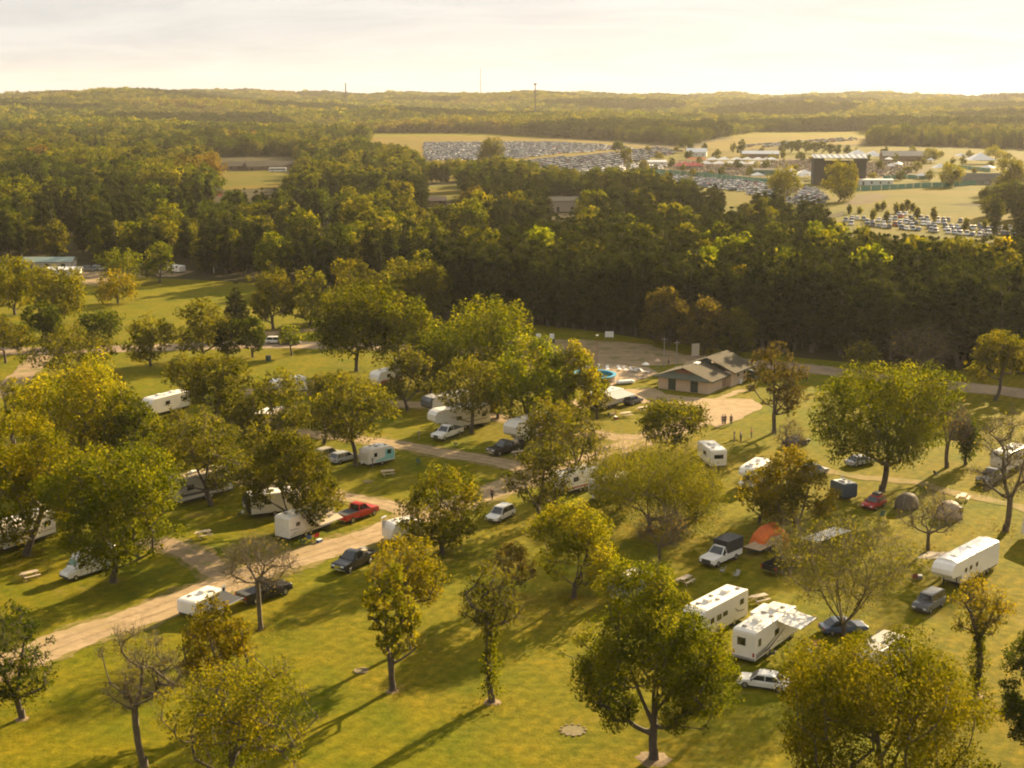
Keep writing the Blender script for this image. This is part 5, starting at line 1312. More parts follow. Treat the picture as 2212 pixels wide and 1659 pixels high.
trailer('low white trailer with a grey cover beyond the broad yellow-green tree', (1935, 1410), (1872, 1448), 5.5, 2.2, WHITE, front='box', ac=(), roof=CANVG)
fire_pit('old stone fire ring alone on the lawn beside the big ash', (1238, 1578), 1.1)
fire_pit('small stone fire ring on the shaded lawn by the twin trees', (780, 1450), .6)
t = thing('utility_box', 'green metal utility box on the roadside lawn', 'utility box', G(580, 779)); MB().box(-.5, .5, -.4, .4, 0, 1.0).build('cabinet', mat('utility_green', (.03, .06, .05), .5), t); MB().prism([(-.55, 1.002), (.55, 1.002), (.5, 1.09), (-.5, 1.09)], -.45, .45).build('lid', mat('utility_green', (.03, .06, .05), .5), t)
# site posts
for k, (vx, vy) in enumerate([(805, 1010), (1308, 985), (1586, 950), (1215, 990), (905, 950), (560, 1220), (1700, 1062), (1885, 1180)]):
    lab = ['by the teal and cream trailer', 'between the two gravel lanes', 'near the standing campers', 'by the striped trailer', 'by the white pickup', 'beside the gravel lane', 'by the gold tree', 'by the grey dome tent'][k]
    t = thing('power_pedestal', 'small grey electric hook-up post ' + lab, 'hook-up post', G(vx, vy))
    MB().box(-.06, .06, -.06, .06, 0, 1.0).build('post', mat('grey_timber', (.22, .19, .15), .9), t); MB().box(-.14, .14, -.10, .10, 1.0, 1.4).build('meter_box', STRG, t)

# camp clutter
CLOT = [mat('chair_green', (.05, .10, .05), .8), mat('chair_navy', (.03, .04, .09), .8), mat('chair_maroon', (.2, .03, .03), .8), CANVG]
for k, (vx, vy, lab) in enumerate([(655, 1178, 'by the tan-awning trailer step'), (1668, 1420, 'below the big motorhome awning'), (1760, 1400, 'at the awning corner of the big motorhome'), (1590, 1250, 'by the pickup with the tall dark topper'), (905, 1005, 'by the teal trailer lane'), (985, 965, 'near the white pickup nose'), (1975, 1255, 'under the horse trailer awning'), (1560, 1240, 'in front of the topper pickup'), (1905, 1120, 'by the red hatchback'), (300, 1215, 'behind the white campervan'), (460, 1335, 'by the charcoal awning')]):
    chair(['green', 'navy', 'maroon', 'grey'][k % 4] + ' folding chair ' + lab, (vx, vy), k * 1.3, CLOT[k % 4])
for k, (vx, vy, lab) in enumerate([(1745, 1412, 'under the big motorhome awning'), (690, 1172, 'under the tan trailer awning'), (1330, 905, 'under the grey canopy awning'), (1985, 1250, 'by the horse trailer')]):
    t = thing('cool_box', ['white', 'blue', 'red', 'grey'][k] + ' cool box on the grass ' + lab, 'cool box', G(vx, vy), k)
    MB().prism([(-.35, .02), (.35, .02), (.38, .38), (-.38, .38)], -.22, .22, bev=.03).build('tub', [CANVW, STRB, STRR, STRG][k], t); MB().prism([(-.39, .382), (.39, .382), (.36, .45), (-.36, .45)], -.23, .23).build('lid', CANVW, t)
for k, (vx, vy, lab, rzz) in enumerate([(1640, 1300, 'behind the motorhome with a row of windows', .5), (1480, 1260, 'near the small blue-grey camper', .9), (1120, 985, 'near the black open-bed pickup', .4), (2080, 1080, 'beyond the beige dome tent', 1.1), (440, 1160, 'beside the dirt driveway', .6)]):
    picnic_table('wooden picnic table on the grass ' + lab, (vx, vy), rzz)
# ------------------------------------------------------------------ people
SKIN = mat('skin', (0.42, 0.25, 0.17), 0.6)
def skin_obj(name, verts, edges, radii, m, root, levels=1):
    me = bpy.data.meshes.new(name); me.from_pydata(verts, edges, []); me.materials.append(m)
    o = obj(name, me, root); o.modifiers.new('skin', 'SKIN')
    sv = me.skin_vertices[0].data
    for i, r in enumerate(radii): sv[i].radius = (r, r); sv[i].use_root = (i == 0)
    s = o.modifiers.new('smooth', 'SUBSURF'); s.levels = levels; s.render_levels = levels
    return o
def person(label, p, face, shirt, legs, hair, pose='stand', s=1.0, group=None):
    r = thing('person', label, 'person', G(*p), face, group); r.scale = (s, s, s)
    k = .16 if pose == 'walk' else 0.03
    V = [(0, 0, .98), (0, 0, 1.22), (0, 0, 1.42), (0.01, 0, 1.53), (.02, 0, 1.64), (.01, 0, 1.72)]
    E = [(0, 1), (1, 2), (2, 3), (3, 4), (4, 5)]; R = [.14, .135, .13, .055, .085, .07]
    sh = {}
    for sg in (-1, 1):
        b = len(V); a = sg * k
        V += [(0, sg * .10, .92), (a * .6, sg * .11, .50), (a * .9 - .03, sg * .11, .09), (a * .9 + .12, sg * .12, .04)]
        E += [(0, b), (b, b + 1), (b + 1, b + 2), (b + 2, b + 3)]; R += [.10, .068, .045, .038]
        c = len(V); q = -a * .9
        V += [(0, sg * .19, 1.41), (q * .5 - .02, sg * .25, 1.14), (q + .08, sg * .25, .92), (q + .11, sg * .25, .84)]
        E += [(2, c), (c, c + 1), (c + 1, c + 2), (c + 2, c + 3)]; R += [.062, .045, .034, .03]
        for f in range(5):
            d = len(V); fy = (f - 2) * .018
            base = (q + .11, sg * .25, .84) if f else (q + .10, sg * .25, .87)
            V.append((base[0] + fy + (.05 if f == 0 else .02), sg * .25, base[2] - (.03 if f == 0 else .075 + .012 * (2 - abs(f - 2)))))
            E.append((c + 3, d)); R.append(.009)
        sh[sg] = (b, c)
    skin_obj('body', V, E, R, SKIN, r)
    tv = [(0, 0, .96), (0, 0, 1.20), (0, 0, 1.43)]; te = [(0, 1), (1, 2)]; tr = [.155, .15, .142]
    lv = [(0, 0, 1.0)]; le = []; lr = [.155]
    for sg in (-1, 1):
        b, c = sh[sg]; n = len(tv)
        tv += [V[c], ((V[c][0] + V[c + 1][0]) / 2, (V[c][1] + V[c + 1][1]) / 2, (V[c][2] + V[c + 1][2]) / 2 - .05)]; te += [(2, n), (n, n + 1)]; tr += [.08, .068]
        n = len(lv); lv += [V[b], V[b + 1], V[b + 2]]; le += [(0, n), (n, n + 1), (n + 1, n + 2)]; lr += [.115, .083, .062]
    skin_obj('shirt', tv, te, tr, shirt, r); skin_obj('trousers', lv, le, lr, legs, r)
    MB().ell((0.005, 0, 1.70), (.105, .095, .10), n=10, k=5, zmin=-.35).build('hair', hair, r, smooth=True)
    return r
def cloth(n, c): return mat('cloth_' + n, c, 0.85, vary=.08)
NAVY, BLK, GRY, WHT, ORG, JEAN, KHA, REDC = cloth('navy', (.02, .025, .05)), cloth('black', (.012, .012, .014)), cloth('grey', (.16, .16, .16)), cloth('white', (.7, .7, .68)), cloth('orange', (.65, .13, .06)), cloth('denim', (.05, .07, .12)), cloth('khaki', (.25, .2, .13)), cloth('red', (.35, .03, .03))
HB, HL = mat('hair_brown', (.035, .022, .014), .7), mat('hair_blond', (.35, .26, .14), .7)
person('person in dark jacket and jeans walking beside another on the gravel yard', (1561, 918), -1.9, NAVY, JEAN, HB, 'walk')
person('person in black walking close to the one in jeans on the gravel yard', (1566, 918), -2.0, BLK, BLK, HB, 'walk', 1.03)
person('person in dark clothes walking a little apart on the gravel yard', (1579, 918), -1.8, NAVY, BLK, HB, 'walk', 1.02)
person('person in a light cap and grey top standing on the grass below the gravel yard', (1600, 954), 2.6, GRY, NAVY, HL, 'stand', 1.03)
person('child-sized person in grey standing on the grass below the gravel yard', (1586, 956), 0.3, GRY, GRY, HB, 'stand', .78)
person('person in an orange top standing on the grass below the gravel yard', (1623, 947), 2.9, ORG, GRY, HB, 'stand', .98)
person('person in black walking down the gravel lane', (1063, 1081), -2.2, BLK, BLK, HL, 'walk', 1.05)
person('person in a maroon top walking by the paved road', (1733, 826), 0.4, REDC, BLK, HB, 'walk', 1.0)
person('person in black walking by the paved road', (1742, 826), 0.5, BLK, BLK, HB, 'walk', 1.05)
person('person in dark clothes standing by the kerb of the paved road', (1444, 789), 0, BLK, BLK, HB, 'stand', 1.0)
chair('dark camp chair alone on the grass near the silver sedan', (1808, 985), 2.4, CANVD)
chair('dark camp chair alone on the grass beside the mown track', (2022, 1030), .4, CANVD)
# ------------------------------------------------------------------ wash house
STUC = mat('pink_stucco', (0.50, 0.37, 0.26), 0.85, vary=0.06, scale=1.5)
SHING = mat('asphalt_shingle', (0.080, 0.068, 0.045), 0.95, vary=0.16, scale=6.0, spec=0.1)
GRTRIM = mat('dark_green_trim', (0.028, 0.045, 0.035), 0.6)
def gable(root, x0, x1, y0, y1, z0, z1, ov=.6, m=SHING, axis='x', part='roof', th=.14, fascia=None):
    """two roof slabs over a box; ridge along axis"""
    if axis == 'x':
        ym = (y0 + y1) / 2
        for s, yy in ((-1, y0 - ov), (1, y1 + ov)):
            dz = (z1 - z0) / (ym - y0) * ov
            a = [(x0 - ov, yy, z0 - dz), (x1 + ov, yy, z0 - dz), (x1 + ov, ym, z1), (x0 - ov, ym, z1)]
            o = MB().loft([[(p[0], p[1], p[2]) for p in a], [(p[0], p[1], p[2] + th) for p in a]]).build(part, m, root)
            if fascia: MB().box(x0 - ov - .02, x1 + ov + .02, yy - .05 if s < 0 else yy + .01, yy - .01 if s < 0 else yy + .05, z0 - dz - .15, z0 - dz + th).build('fascia', fascia, o)
    else:
        xm = (x0 + x1) / 2
        for s, xx in ((-1, x0 - ov), (1, x1 + ov)):
            dz = (z1 - z0) / (xm - x0) * ov
            a = [(xx, y0 - ov, z0 - dz), (xm, y0 - ov, z1), (xm, y1 + ov, z1), (xx, y1 + ov, z0 - dz)]
            MB().loft([[(p[0], p[1], p[2]) for p in a], [(p[0], p[1], p[2] + th) for p in a]]).build(part, m, root)
c0 = G(1530, 852); c1 = G(1597, 823); ax = (c1 - c0).normalized(); rz = math.atan2(ax.y, ax.x)
wh = thing('wash_house', 'low pink wash house with two stepped gable roofs and dark green doors', 'building', c0, rz)
# local x runs along the building away from the camera, local y towards its left side
LX, WY = 17.0, 10.2
MB().box(0, 8.2, 0, WY, 0, 2.5).build('front_wall_block', STUC, wh)
MB().box(8.25, LX, -.9, WY - 1.0, 0, 2.9).build('rear_wall_block', STUC, wh)
MB().prism([(0.02, 2.502), (0.22, 2.502), (0.22, 4.0), (0.02, 4.0)], WY / 2 - 1.5, WY / 2 + 1.5).build('gable_end', mat('red_brown_trim', (.16, .06, .035), .7), wh)
gable(wh, 0.5, 8.6, 0, WY, 2.55, 4.3, .75, SHING, 'x', 'roof_slope', fascia=GRTRIM)
a = [(-.9, -.75, 2.30), (-.9, WY + .75, 2.30), (.55, WY / 2 + 1.7, 3.75), (.55, WY / 2 - 1.7, 3.75)]
MB().loft([a, [(p[0], p[1], p[2] + .13) for p in a]]).build('front_hip', mat('green_shingle', (.085, .095, .07), .9, vary=.15, scale=6), wh)
gable(wh, 8.9, LX, -.9, WY - 1.0, 2.95, 5.0, .8, SHING, 'x', 'roof_slope', fascia=GRTRIM)
MB().prism([(8.3, 2.9), (8.5, 2.9), (8.5, 4.9), (8.3, 4.9)], 3.3, 4.9).build('gable_end', GRTRIM, wh)
for y0 in (2.1, 6.6):
    d = MB().box(-.04, .05, y0, y0 + 1.5, .05, 2.15).build('door', GRTRIM, wh); MB().tube([(-.05, y0 + .2, 1.05), (-.10, y0 + .2, 1.05)], .035, 6).build('door_handle', CHROME, d)
for x0 in (6.3, 7.2): MB().box(x0, x0 + .5, -.04, .05, .15, 2.2).build('door', mat('brown_door', (.16, .09, .05), .6), wh)
for x0 in (11.0, 14.0): MB().box(x0, x0 + .9, -.94, -.85, 1.5, 2.2).build('window', GLASS, wh)
MB().box(15.6, 17.6, -2.6, -.92, 0, 2.0).build('screen_fence', GRTRIM, wh)
MB().prism([(5.0, 4.15), (6.6, 4.15), (6.6, 4.5), (5.0, 4.5)], WY / 2 - .5, WY / 2 + .5, bev=.1).build('roof_skylight', CANVW, wh)
for x in (2.0, 12.0): MB().tube([(x, 6.2, 3.9), (x, 6.2, 4.75)], .08, 6).build('roof_vent_pipe', STRG, wh)
MB().tube([(12.2, -1.1, 0), (12.2, -1.1, .8)], .3, 10).build('air_unit', CANVW, wh)
# ------------------------------------------------------------------ pool
sheet('pool_deck', [(1246, 792), (1290, 784), (1400, 794), (1422, 806), (1395, 818), (1310, 836), (1246, 836)], 0.064, patch_mat('pool_concrete', (.27, .20, .125), (.36, .27, .175), .8), jit=.05, step=4)
t = thing('swimming_pool', 'above-ground round pool with a bright blue rim beside the wash house', 'pool', G(1282, 822))
n = 28; rr = 4.3
MB().loft([[(rr * math.cos(6.2832 * k / n), rr * math.sin(6.2832 * k / n), z) for k in range(n)] for z in (0, 1.25)], cap=False).build('pool_wall', mat('pool_wall', (.30, .24, .18), .7), t)
MB().loft([[(q * math.cos(6.2832 * k / n), q * math.sin(6.2832 * k / n), z) for k in range(n)] for q, z in ((rr + .08, 1.2), (rr + .12, 1.34), (rr - .55, 1.34), (rr - .55, 1.1))], cap=False).build('rim', mat('pool_blue', (.05, .30, .46), .4), t)
MB().disc((0, 0), rr - .5, 1.15, n).build('water', mat('pool_water', (.015, .06, .09), .05, spec=.8), t)
def lounge(label, p, rz, grp):
    r = thing('pool_lounger', label, 'lounger', G(*p), rz, grp)
    MB().box(-.9, .35, -.32, .32, .34, .40).build('seat', CANVW, r); MB().prism([(.33, .36), (.37, .34), (.95, .85), (.92, .90)], -.32, .32).build('backrest', CANVW, r)
    for x in (-.8, .25):
        for y in (-.28, .28): MB().box(x - .03, x + .03, y - .03, y + .03, .066, .34).build('leg', CANVW, r)
for k, p in enumerate([(1290, 797), (1312, 800), (1338, 800), (1352, 802), (1368, 803), (1392, 806), (1265, 796), (1375, 800)]): lounge('white pool lounger on the concrete deck beside the pool', p, 1.2 + .3 * k, 'loungers round the pool')
def umbrella(label, p, m, h=2.5, r=1.4):
    t = thing('pool_umbrella', label, 'umbrella', G(*p)); MB().tube([(0, 0, .065), (0, 0, h)], .03, 5).build('pole', STRG, t)
    n = 8; MB().loft([[(q * math.cos(6.2832 * k / n), q * math.sin(6.2832 * k / n), z) for k in range(n)] for q, z in ((r, h - .45), (.03, h), (.03, h - .04), (r * .98, h - .49))], cap=False).build('canopy', m, t)
umbrella('closed-looking cream umbrella at the pool corner by the wash house', (1394, 806), CANVW, 2.2, .8)
umbrella('pale peach umbrella on the pool deck near the wash house roof', (1420, 802), mat('peach_cloth', (.6, .38, .25), .8), 2.6, .6)
fe = thing('pool_fence', 'chain-link fence of thin posts and rails round the pool deck', 'fence', G(1300, 838))
fp = [G(1300, 838), G(1345, 829), G(1398, 817), G(1424, 806)]; o0 = fe.location
for i in range(3):
    for k in range(5 if i < 2 else 4):
        q = fp[i].lerp(fp[i + 1], k / (5 if i < 2 else 3)) - o0; MB().tube([(q.x, q.y, 0), (q.x, q.y, 1.4)], .03, 5).build('post', STRG, fe)
    for z in (.7, 1.38):
        a, b = fp[i] - o0, fp[i + 1] - o0; MB().tube([(a.x, a.y, z), (b.x, b.y, z)], .018, 4).build('rail', STRG, fe)
t = thing('light_pole', 'reddish steel pole with a small lamp beside the pool', 'lamp post', G(1289, 800)); MB().tube([(0, 0, 0), (0, 0, 7.0)], [.08, .05], 6).build('pole', mat('rusty_steel', (.18, .06, .035), .7), t); MB().box(-.25, .25, -.15, .15, 6.95, 7.15).build('lamp_head', CANVW, t)
for vx, vy, lab in ((1434, 792, 'beside the wash house'), (1461, 800, 'in front of the pine wall')):
    t = thing('utility_pole', 'thin grey utility pole ' + lab, 'pole', G(vx, vy)); MB().tube([(0, 0, 0), (0, 0, 6.0)], [.11, .08], 6).build('pole', STRG, t); MB().box(-.6, .6, -.05, .05, 5.5, 5.62).build('cross_arm', STRG, t)
def board(label, p, rz, w, h, z0, m, posts=True):
    t = thing('sign_board', label, 'sign', G(*p), rz)
    MB().box(-w / 2, w / 2, -.04, .04, z0, z0 + h).build('panel', m, t)
    for s in (-1, 1): MB().box(s * w * .4 - .05, s * w * .4 + .05, .045, .13, 0, z0 + h).build('post', mat('grey_timber', (.22, .19, .15), .9), t)
board('white notice board on two posts in the shade of the pines', (1316, 736), 0, 1.9, 1.3, .8, CANVW)
board('pale wooden sign behind the wash house by the pines', (1502, 775), .4, 1.8, 2.6, .6, mat('sign_tan', (.42, .36, .26), .8))
for vx, lab in ((1163, 'the one by the golden maple'), (1192, 'the one nearer the notice board')):
    t = thing('dispenser_cabinet', 'small white cabinet on a dark stand, ' + lab, 'cabinet', G(vx, 741)); MB().box(-.5, .5, -.4, .4, 1.0, 2.0).build('cabinet', CANVW, t); MB().box(-.6, .6, -.5, .5, 0, 1.0).build('stand', PLAST, t)
t = thing('trash_bin', 'dark round bin on the grass by the wash house path', 'bin', G(1620, 845)); MB().tube([(0, 0, 0), (0, 0, 1.0)], [.28, .32], 12).build('drum', PLAST, t); MB().ell((0, 0, 1.0), (.33, .33, .2), n=12, k=3, zmin=0).build('lid', GRTRIM, t)
t = thing('covered_boat', 'small white upturned boat on the grass beside the pool', 'boat', G(1350, 829), .3); MB().prism([(-1.6, .1), (1.6, .1), (1.9, .5), (1.3, .75), (-1.3, .7), (-1.8, .45)], -.6, .6, bev=.25).build('hull', CANVW, t); MB().box(-1.0, 1.0, -.4, .4, 0, .12).build('cradle', PLAST, t)
# ------------------------------------------------------------------ roadside and left buildings
def shed(name, label, p, rz, lx, wy, h, hr, wall, roof, cat='building', doors=2, ov=.4, group=None):
    t = thing(name, label, cat, G(*p) if len(p) == 2 else Vector(p), rz, group)
    MB().box(-lx / 2, lx / 2, -wy / 2, wy / 2, 0, h).build('wall', wall, t)
    b = MB().prism([(-lx / 2 + .05, h + .002), (lx / 2 - .05, h + .002), (lx / 2 - .05, h + .01), (-lx / 2 + .05, h + .01)], -wy / 2, wy / 2)
    g = MB()
    for s in (-1, 1): g.add([(s * lx / 2, -wy / 2, h), (s * lx / 2, wy / 2, h), (s * lx / 2, 0, h + hr), (s * (lx / 2 - .15), -wy / 2, h), (s * (lx / 2 - .15), wy / 2, h), (s * (lx / 2 - .15), 0, h + hr)], [(0, 1, 2), (3, 5, 4), (0, 3, 4, 1), (1, 4, 5, 2), (2, 5, 3, 0)])
    g.build('gable_end', wall, t)
    gable(t, -lx / 2, lx / 2, -wy / 2, wy / 2, h, h + hr, ov, roof, 'x', 'roof_slope')
    n = max(1, int(lx / 5))
    for k in range(n):
        x = -lx / 2 + lx * (k + .5) / n
        MB().box(x - .6, x + .6, -wy / 2 - .04, -wy / 2 + .02, 1.1 if k else 0.05, 2.2).build('window' if k else 'door', GLASS if k else PLAST, t)
    return t
RGREY = mat('metal_roof_grey', (.115, .108, .085), .8, vary=.12, spec=.1); RGRN = mat('metal_roof_green', (.16, .22, .18), .45); RWHT = mat('metal_roof_white', (.72, .70, .66), .4); RBRN = mat('shingle_brown', (.12, .085, .06), .9)
WWHT = mat('siding_white', (.62, .60, .55), .7); WTAN = mat('siding_tan', (.40, .32, .23), .8); WRED = mat('barn_red', (.30, .035, .025), .7); WGRY = mat('siding_grey', (.30, .29, .27), .8); WBRN = mat('siding_brown', (.17, .11, .07), .8)
shed('long_shed', 'long shed with a grey-green metal roof behind the yellowish roadside trees', (108, 582), .06, 15, 7, 2.8, 1.0, WGRY, RGRN)
shed('storage_shed', 'low white storage shed in front of the long grey-green roofed shed', (140, 594), .05, 9, 5, 1.9, .5, WWHT, RWHT)
for p, q, m, lab in (((182, 586), (203, 586), PG, 'dark parked car next to the long shed'), ((204, 585), (224, 585), PS, 'silver parked car next to the long shed'), ((300, 583), (322, 580), PB, 'dark blue car behind the light green trees')): car(lab, p, q, m, 'suv')
trailer('white boat-like trailer beside the tall light green tree', (398, 591), (364, 587), 5.8, 2.3, WHITE, front='box', ac=(), kind='boat_trailer')
car('white car parked on the dirt track behind the little light green tree', (587, 742), (606, 742), PW, 'wagon'); car('dark car parked on the paved road behind the small light green tree', (612, 744), (640, 744), PG, 'sedan')
t = thing('light_mast', 'pale bare pole at the edge of the shaded lawn', 'pole', G(462, 590)); MB().tube([(0, 0, 0), (0, 0, 4.6)], [.12, .09], 6).build('pole', CANVW, t); MB().box(-.2, .2, -.2, .2, 4.6, 4.8).build('cap', CANVW, t)
# ------------------------------------------------------------------ houses and sheds in the woods
shed('house', 'grey-white house with a pale green metal roof deep in the woods', (1218, 456), .1, 13, 8, 5.0, 1.6, WTAN, RGREY)
shed('house', 'low brown-roofed house in a clearing below the small lawn', (925, 444), .15, 17, 8, 2.6, 1.8, WBRN, RBRN)
shed('house', 'white house half hidden by dark pines', (688, 482), .3, 13, 7, 3.0, 1.6, WWHT, RGREY)
shed('red_barn', 'small red barn with a white gable at the green field corner', (458, 424), 1.0, 9, 6, 3.0, 1.8, WRED, RGREY)
shed('house', 'tan-roofed house glimpsed among trees', (145, 472), .5, 11, 7, 2.8, 1.5, WTAN, WTAN)
for k, (vx, ln) in enumerate([(494, 26), (530, 26), (566, 24), (602, 24)]):
    shed('storage_building', ['grey-roofed storage building next to the white bus, first of the row', 'grey-roofed storage building, second along the row by the green field', 'grey-roofed storage building, third along the row by the green field', 'grey-roofed storage building at the tree end of the row'][k], (vx, 367 - (k % 2) * 2), .45, ln, 13, 2.8, 2.6, WBRN, mat('weathered_brown_roof', (.075, .066, .05), .9, spec=.05))
t = thing('bus', 'white bus with a dark window band parked by the storage buildings', 'bus', G(600, 372), .1)
MB().prism(rounded(-6, 6, .5, 3.2, .3, .2), -1.25, 1.25, bev=.1).build('body', PW, t); side_poly('window_band', t, [(-5.4, 1.7), (5.6, 1.7), (5.6, 2.5), (-5.4, 2.5)], -1, 1.246, GLASS, .02); wheels(t, (-3.6, 4.0), 1.15, .48)
# ------------------------------------------------------------------ festival ground
STEEL = mat('stage_black', (.018, .018, .02), .7); STROOF = mat('stage_roof', (.40, .39, .36), .35, vary=.1)
sp_ = G(1810, 398); st = thing('concert_stage', 'big black concert stage with a ribbed grey roof and two side towers', 'stage', sp_, -.05)
MB().box(-15.5, -9.5, -5, 5, 0, 15.5).build('side_tower', STEEL, st); MB().box(9.5, 15.5, -5, 5, 0, 15.5).build('side_tower', STEEL, st)
MB().box(-9.45, 9.45, 3.5, 4.5, 0, 14.0).build('back_wall', STEEL, st); MB().box(-9.4, 9.4, -4.5, 3.4, 0, 1.8).build('stage_deck', STEEL, st)
rf = MB().add([(-15.8, -6.5, 15.6), (15.8, -6.5, 15.6), (15.8, 6, 17.2), (-15.8, 6, 17.2), (-15.8, -6.5, 15.9), (15.8, -6.5, 15.9), (15.8, 6, 17.5), (-15.8, 6, 17.5)], [(0, 3, 2, 1), (4, 5, 6, 7), (0, 1, 5, 4), (1, 2, 6, 5), (2, 3, 7, 6), (3, 0, 4, 7)]).build('roof', STROOF, st)
for k in range(9): MB().add([(-14 + 3.5 * k - .35, -6.6, 15.95), (-14 + 3.5 * k + .35, -6.6, 15.95), (-14 + 3.5 * k + .35, 6.05, 17.56), (-14 + 3.5 * k - .35, 6.05, 17.56), (-14 + 3.5 * k, -6.6, 16.4), (-14 + 3.5 * k, 6.05, 18.0)], [(0, 1, 4), (1, 2, 5, 4), (2, 3, 5), (3, 0, 4, 5), (0, 3, 2, 1)]).build('roof_rib', RWHT, rf)
def ptent(label, p, w, d, h, hr, m, rz=0., group=None, name='peaked_tent'):
    t = thing(name, label, 'tent', G(*p), rz, group)
    MB().add([(-w / 2, -d / 2, h), (w / 2, -d / 2, h), (w / 2, d / 2, h), (-w / 2, d / 2, h), (0, 0, h + hr)], [(0, 1, 4), (1, 2, 4), (2, 3, 4), (3, 0, 4), (3, 2, 1, 0)]).build('canopy', m, t)
    for x in (-w / 2 + .1, w / 2 - .1):
        for y in (-d / 2 + .1, d / 2 - .1): MB().tube([(x, y, 0), (x, y, h)], .08, 4).build('tent_pole', STRG, t)
    return t
TR, TO = mat('red_tent', (.50, .08, .06), .6), mat('orange_tent', (.62, .19, .05), .6)
ptent('tall white peaked tent behind the stage tower by the shed', (1885, 345), 17, 14, 3, 4.5, CANVW); ptent('white peaked tent directly behind the stage roof', (1852, 342), 16, 14, 3, 4.5, CANVW); ptent('white pointed tent in front of the stage', (1766, 390), 10, 10, 3, 5, CANVW)
ptent('grey and white pyramid pavilion by the hillside trees', (2116, 355), 20, 16, 3.5, 5.5, RWHT); ptent('white marquee on the slope by the round tree', (2030, 372), 11, 9, 3, 3, CANVW); ptent('small white tent on the seated hillside', (1924, 366), 5, 5, 2.5, 2, CANVW)
ptent('white tent at the foot of the second stage tower', (1855, 392), 8, 7, 2.6, 3, CANVW); ptent('small white tent right of the hillside, beyond the green fence', (2075, 345), 9, 8, 3, 2.5, CANVW); ptent('white tent between the cottonwood and the stage', (1738, 385), 12, 9, 3, 2.5, CANVW)
for k in range(12): ptent('white vendor tent in the row of market stalls', (1525 + 12.5 * k + (k % 3) * 2, 362 - (k % 2) * 9), 9, 8, 3, 2, CANVW, .2, 'white vendor tents of the festival market')
for k in range(5): ptent('red vendor tent in the festival market', (1468 + 10 * k, 366 - (k % 2) * 3), 8, 7, 2.8, 2, TR, .1, 'red vendor tents of the festival market')
for k in range(3): ptent('orange vendor tent above the red ones in the festival market', (1495 + 11 * k, 352), 8, 7, 2.8, 2, TO, .1, 'orange vendor tents of the festival market')
shed('festival_shed', 'long brown festival shed with a grey roof beyond the seated hillside', (1948, 348), -.03, 33, 14, 4.5, 3.5, WBRN, mat('old_roof', (.36, .32, .25), .7)); shed('festival_shed', 'long low shed with a white roof among dark trees', (1642, 342), -.12, 30, 11, 4, 2.2, WBRN, RWHT); shed('festival_barn', 'white barn with a bright white roof at the car park edge', (1505, 338), -.2, 17, 11, 4, 3, WWHT, RWHT)
shed('pavilion', 'low grey-roofed pavilion with wide gables behind the green fence', (2105, 398), -.08, 30, 16, 3, 3.5, WGRY, RGREY); shed('long_office', 'long white office trailer behind the green fence', (1890, 400), -.02, 20, 5, 3.2, .5, WWHT, RWHT); shed('market_hall', 'low green-sided market hall at the end of the vendor stalls', (1655, 378), -.1, 22, 9, 3.4, 1.0, mat('green_sheet', (.06, .17, .13), .7), RGREY)
shed('ticket_hut', 'white ticket hut beside the parked cars and green screen', (1418, 358), .1, 14, 7, 3, 1.2, WWHT, RWHT)
GSH = mat('green_screen', (.075, .24, .17), .75, vary=.12, scale=.3)
def screen(label, P, h=2.6):
    t = thing('screen_fence', label, 'fence', G(*P[0])); o0 = t.location
    for i in range(len(P) - 1):
        a, b = G(*P[i]) - o0, G(*P[i + 1]) - o0; n = max(1, int((b - a).length / 6))
        for k in range(n):
            u, v = a.lerp(b, k / n), a.lerp(b, (k + .93) / n); d = (v - u).normalized(); m_ = Vector((-d.y, d.x, 0)) * .03
            MB().loft([[u - m_, v - m_, v + m_, u + m_], [q + Vector((0, 0, h)) for q in (u - m_, v - m_, v + m_, u + m_)]]).build('panel', GSH, t)
            MB().tube([u, u + Vector((0, 0, h + .1))], .06, 4).build('post', STRG, t)
screen('long green screen fence along the front of the festival field', [(1836, 414), (1905, 411), (1990, 406), (2060, 404), (2130, 398), (2212, 392)], 3.0)
screen('green screen fence between the vendor stalls and parked cars', [(1395, 374), (1500, 380), (1580, 389), (1640, 395), (1700, 398)], 3.0)
screen('short green screen fence on the slope below the seated crowd', [(1908, 388), (1960, 386), (2008, 388)], 2.6)
screen('green screen fence by the pavilion among hillside trees', [(2040, 362), (2090, 366), (2140, 372)], 2.6)
# ------------------------------------------------------------------ trees of the festival ground
FT = [(1060,362,294,28,'maple','olive','tall spreading tree standing among the rows of parked cars'),(1692,436,356,34,'maple','yellow','yellow-green cottonwood in front of the concert stage market side'),(1812,436,346,36,'maple','yellow','yellow-green cottonwood covering the middle of the concert stage'),
 (1482,330,287,15,'dense','dark','dark tree beside the white festival barn'),(1335,330,300,13,'dense','dark','dark round tree at the car park edge'),(1352,372,318,12,'medium','olive','thin tree between car rows near the ticket hut'),(1390,380,342,14,'medium','yellow','yellowish tree by the green screen and ticket hut'),
 (2055,404,350,24,'maple','yellow','round yellow-green tree above the green screen fence'),(2182,418,338,32,'maple','yellow','large yellow-green tree at the end of the pavilion'),(2010,352,318,18,'dense','olive','olive tree beside the long brown festival shed'),(2150,345,312,22,'medium','yellow','yellowish tree behind the pyramid pavilion'),
 (1980,372,345,11,'medium','olive','small tree on the seated hillside'),(1600,338,300,9,'dense','dark','small dark tree behind the white-roofed shed')]
for k, (x, y, ty) in enumerate([(1692,330,303),(1708,331,305),(1724,332,302),(1742,331,304),(1758,332,306),(1775,332,305),(1792,334,310),(1808,334,311),(1830,335,313)]): FT.append((x, y, ty, 9, 'dense', 'dark', 'dark bushy tree in the row behind the concert stage'))
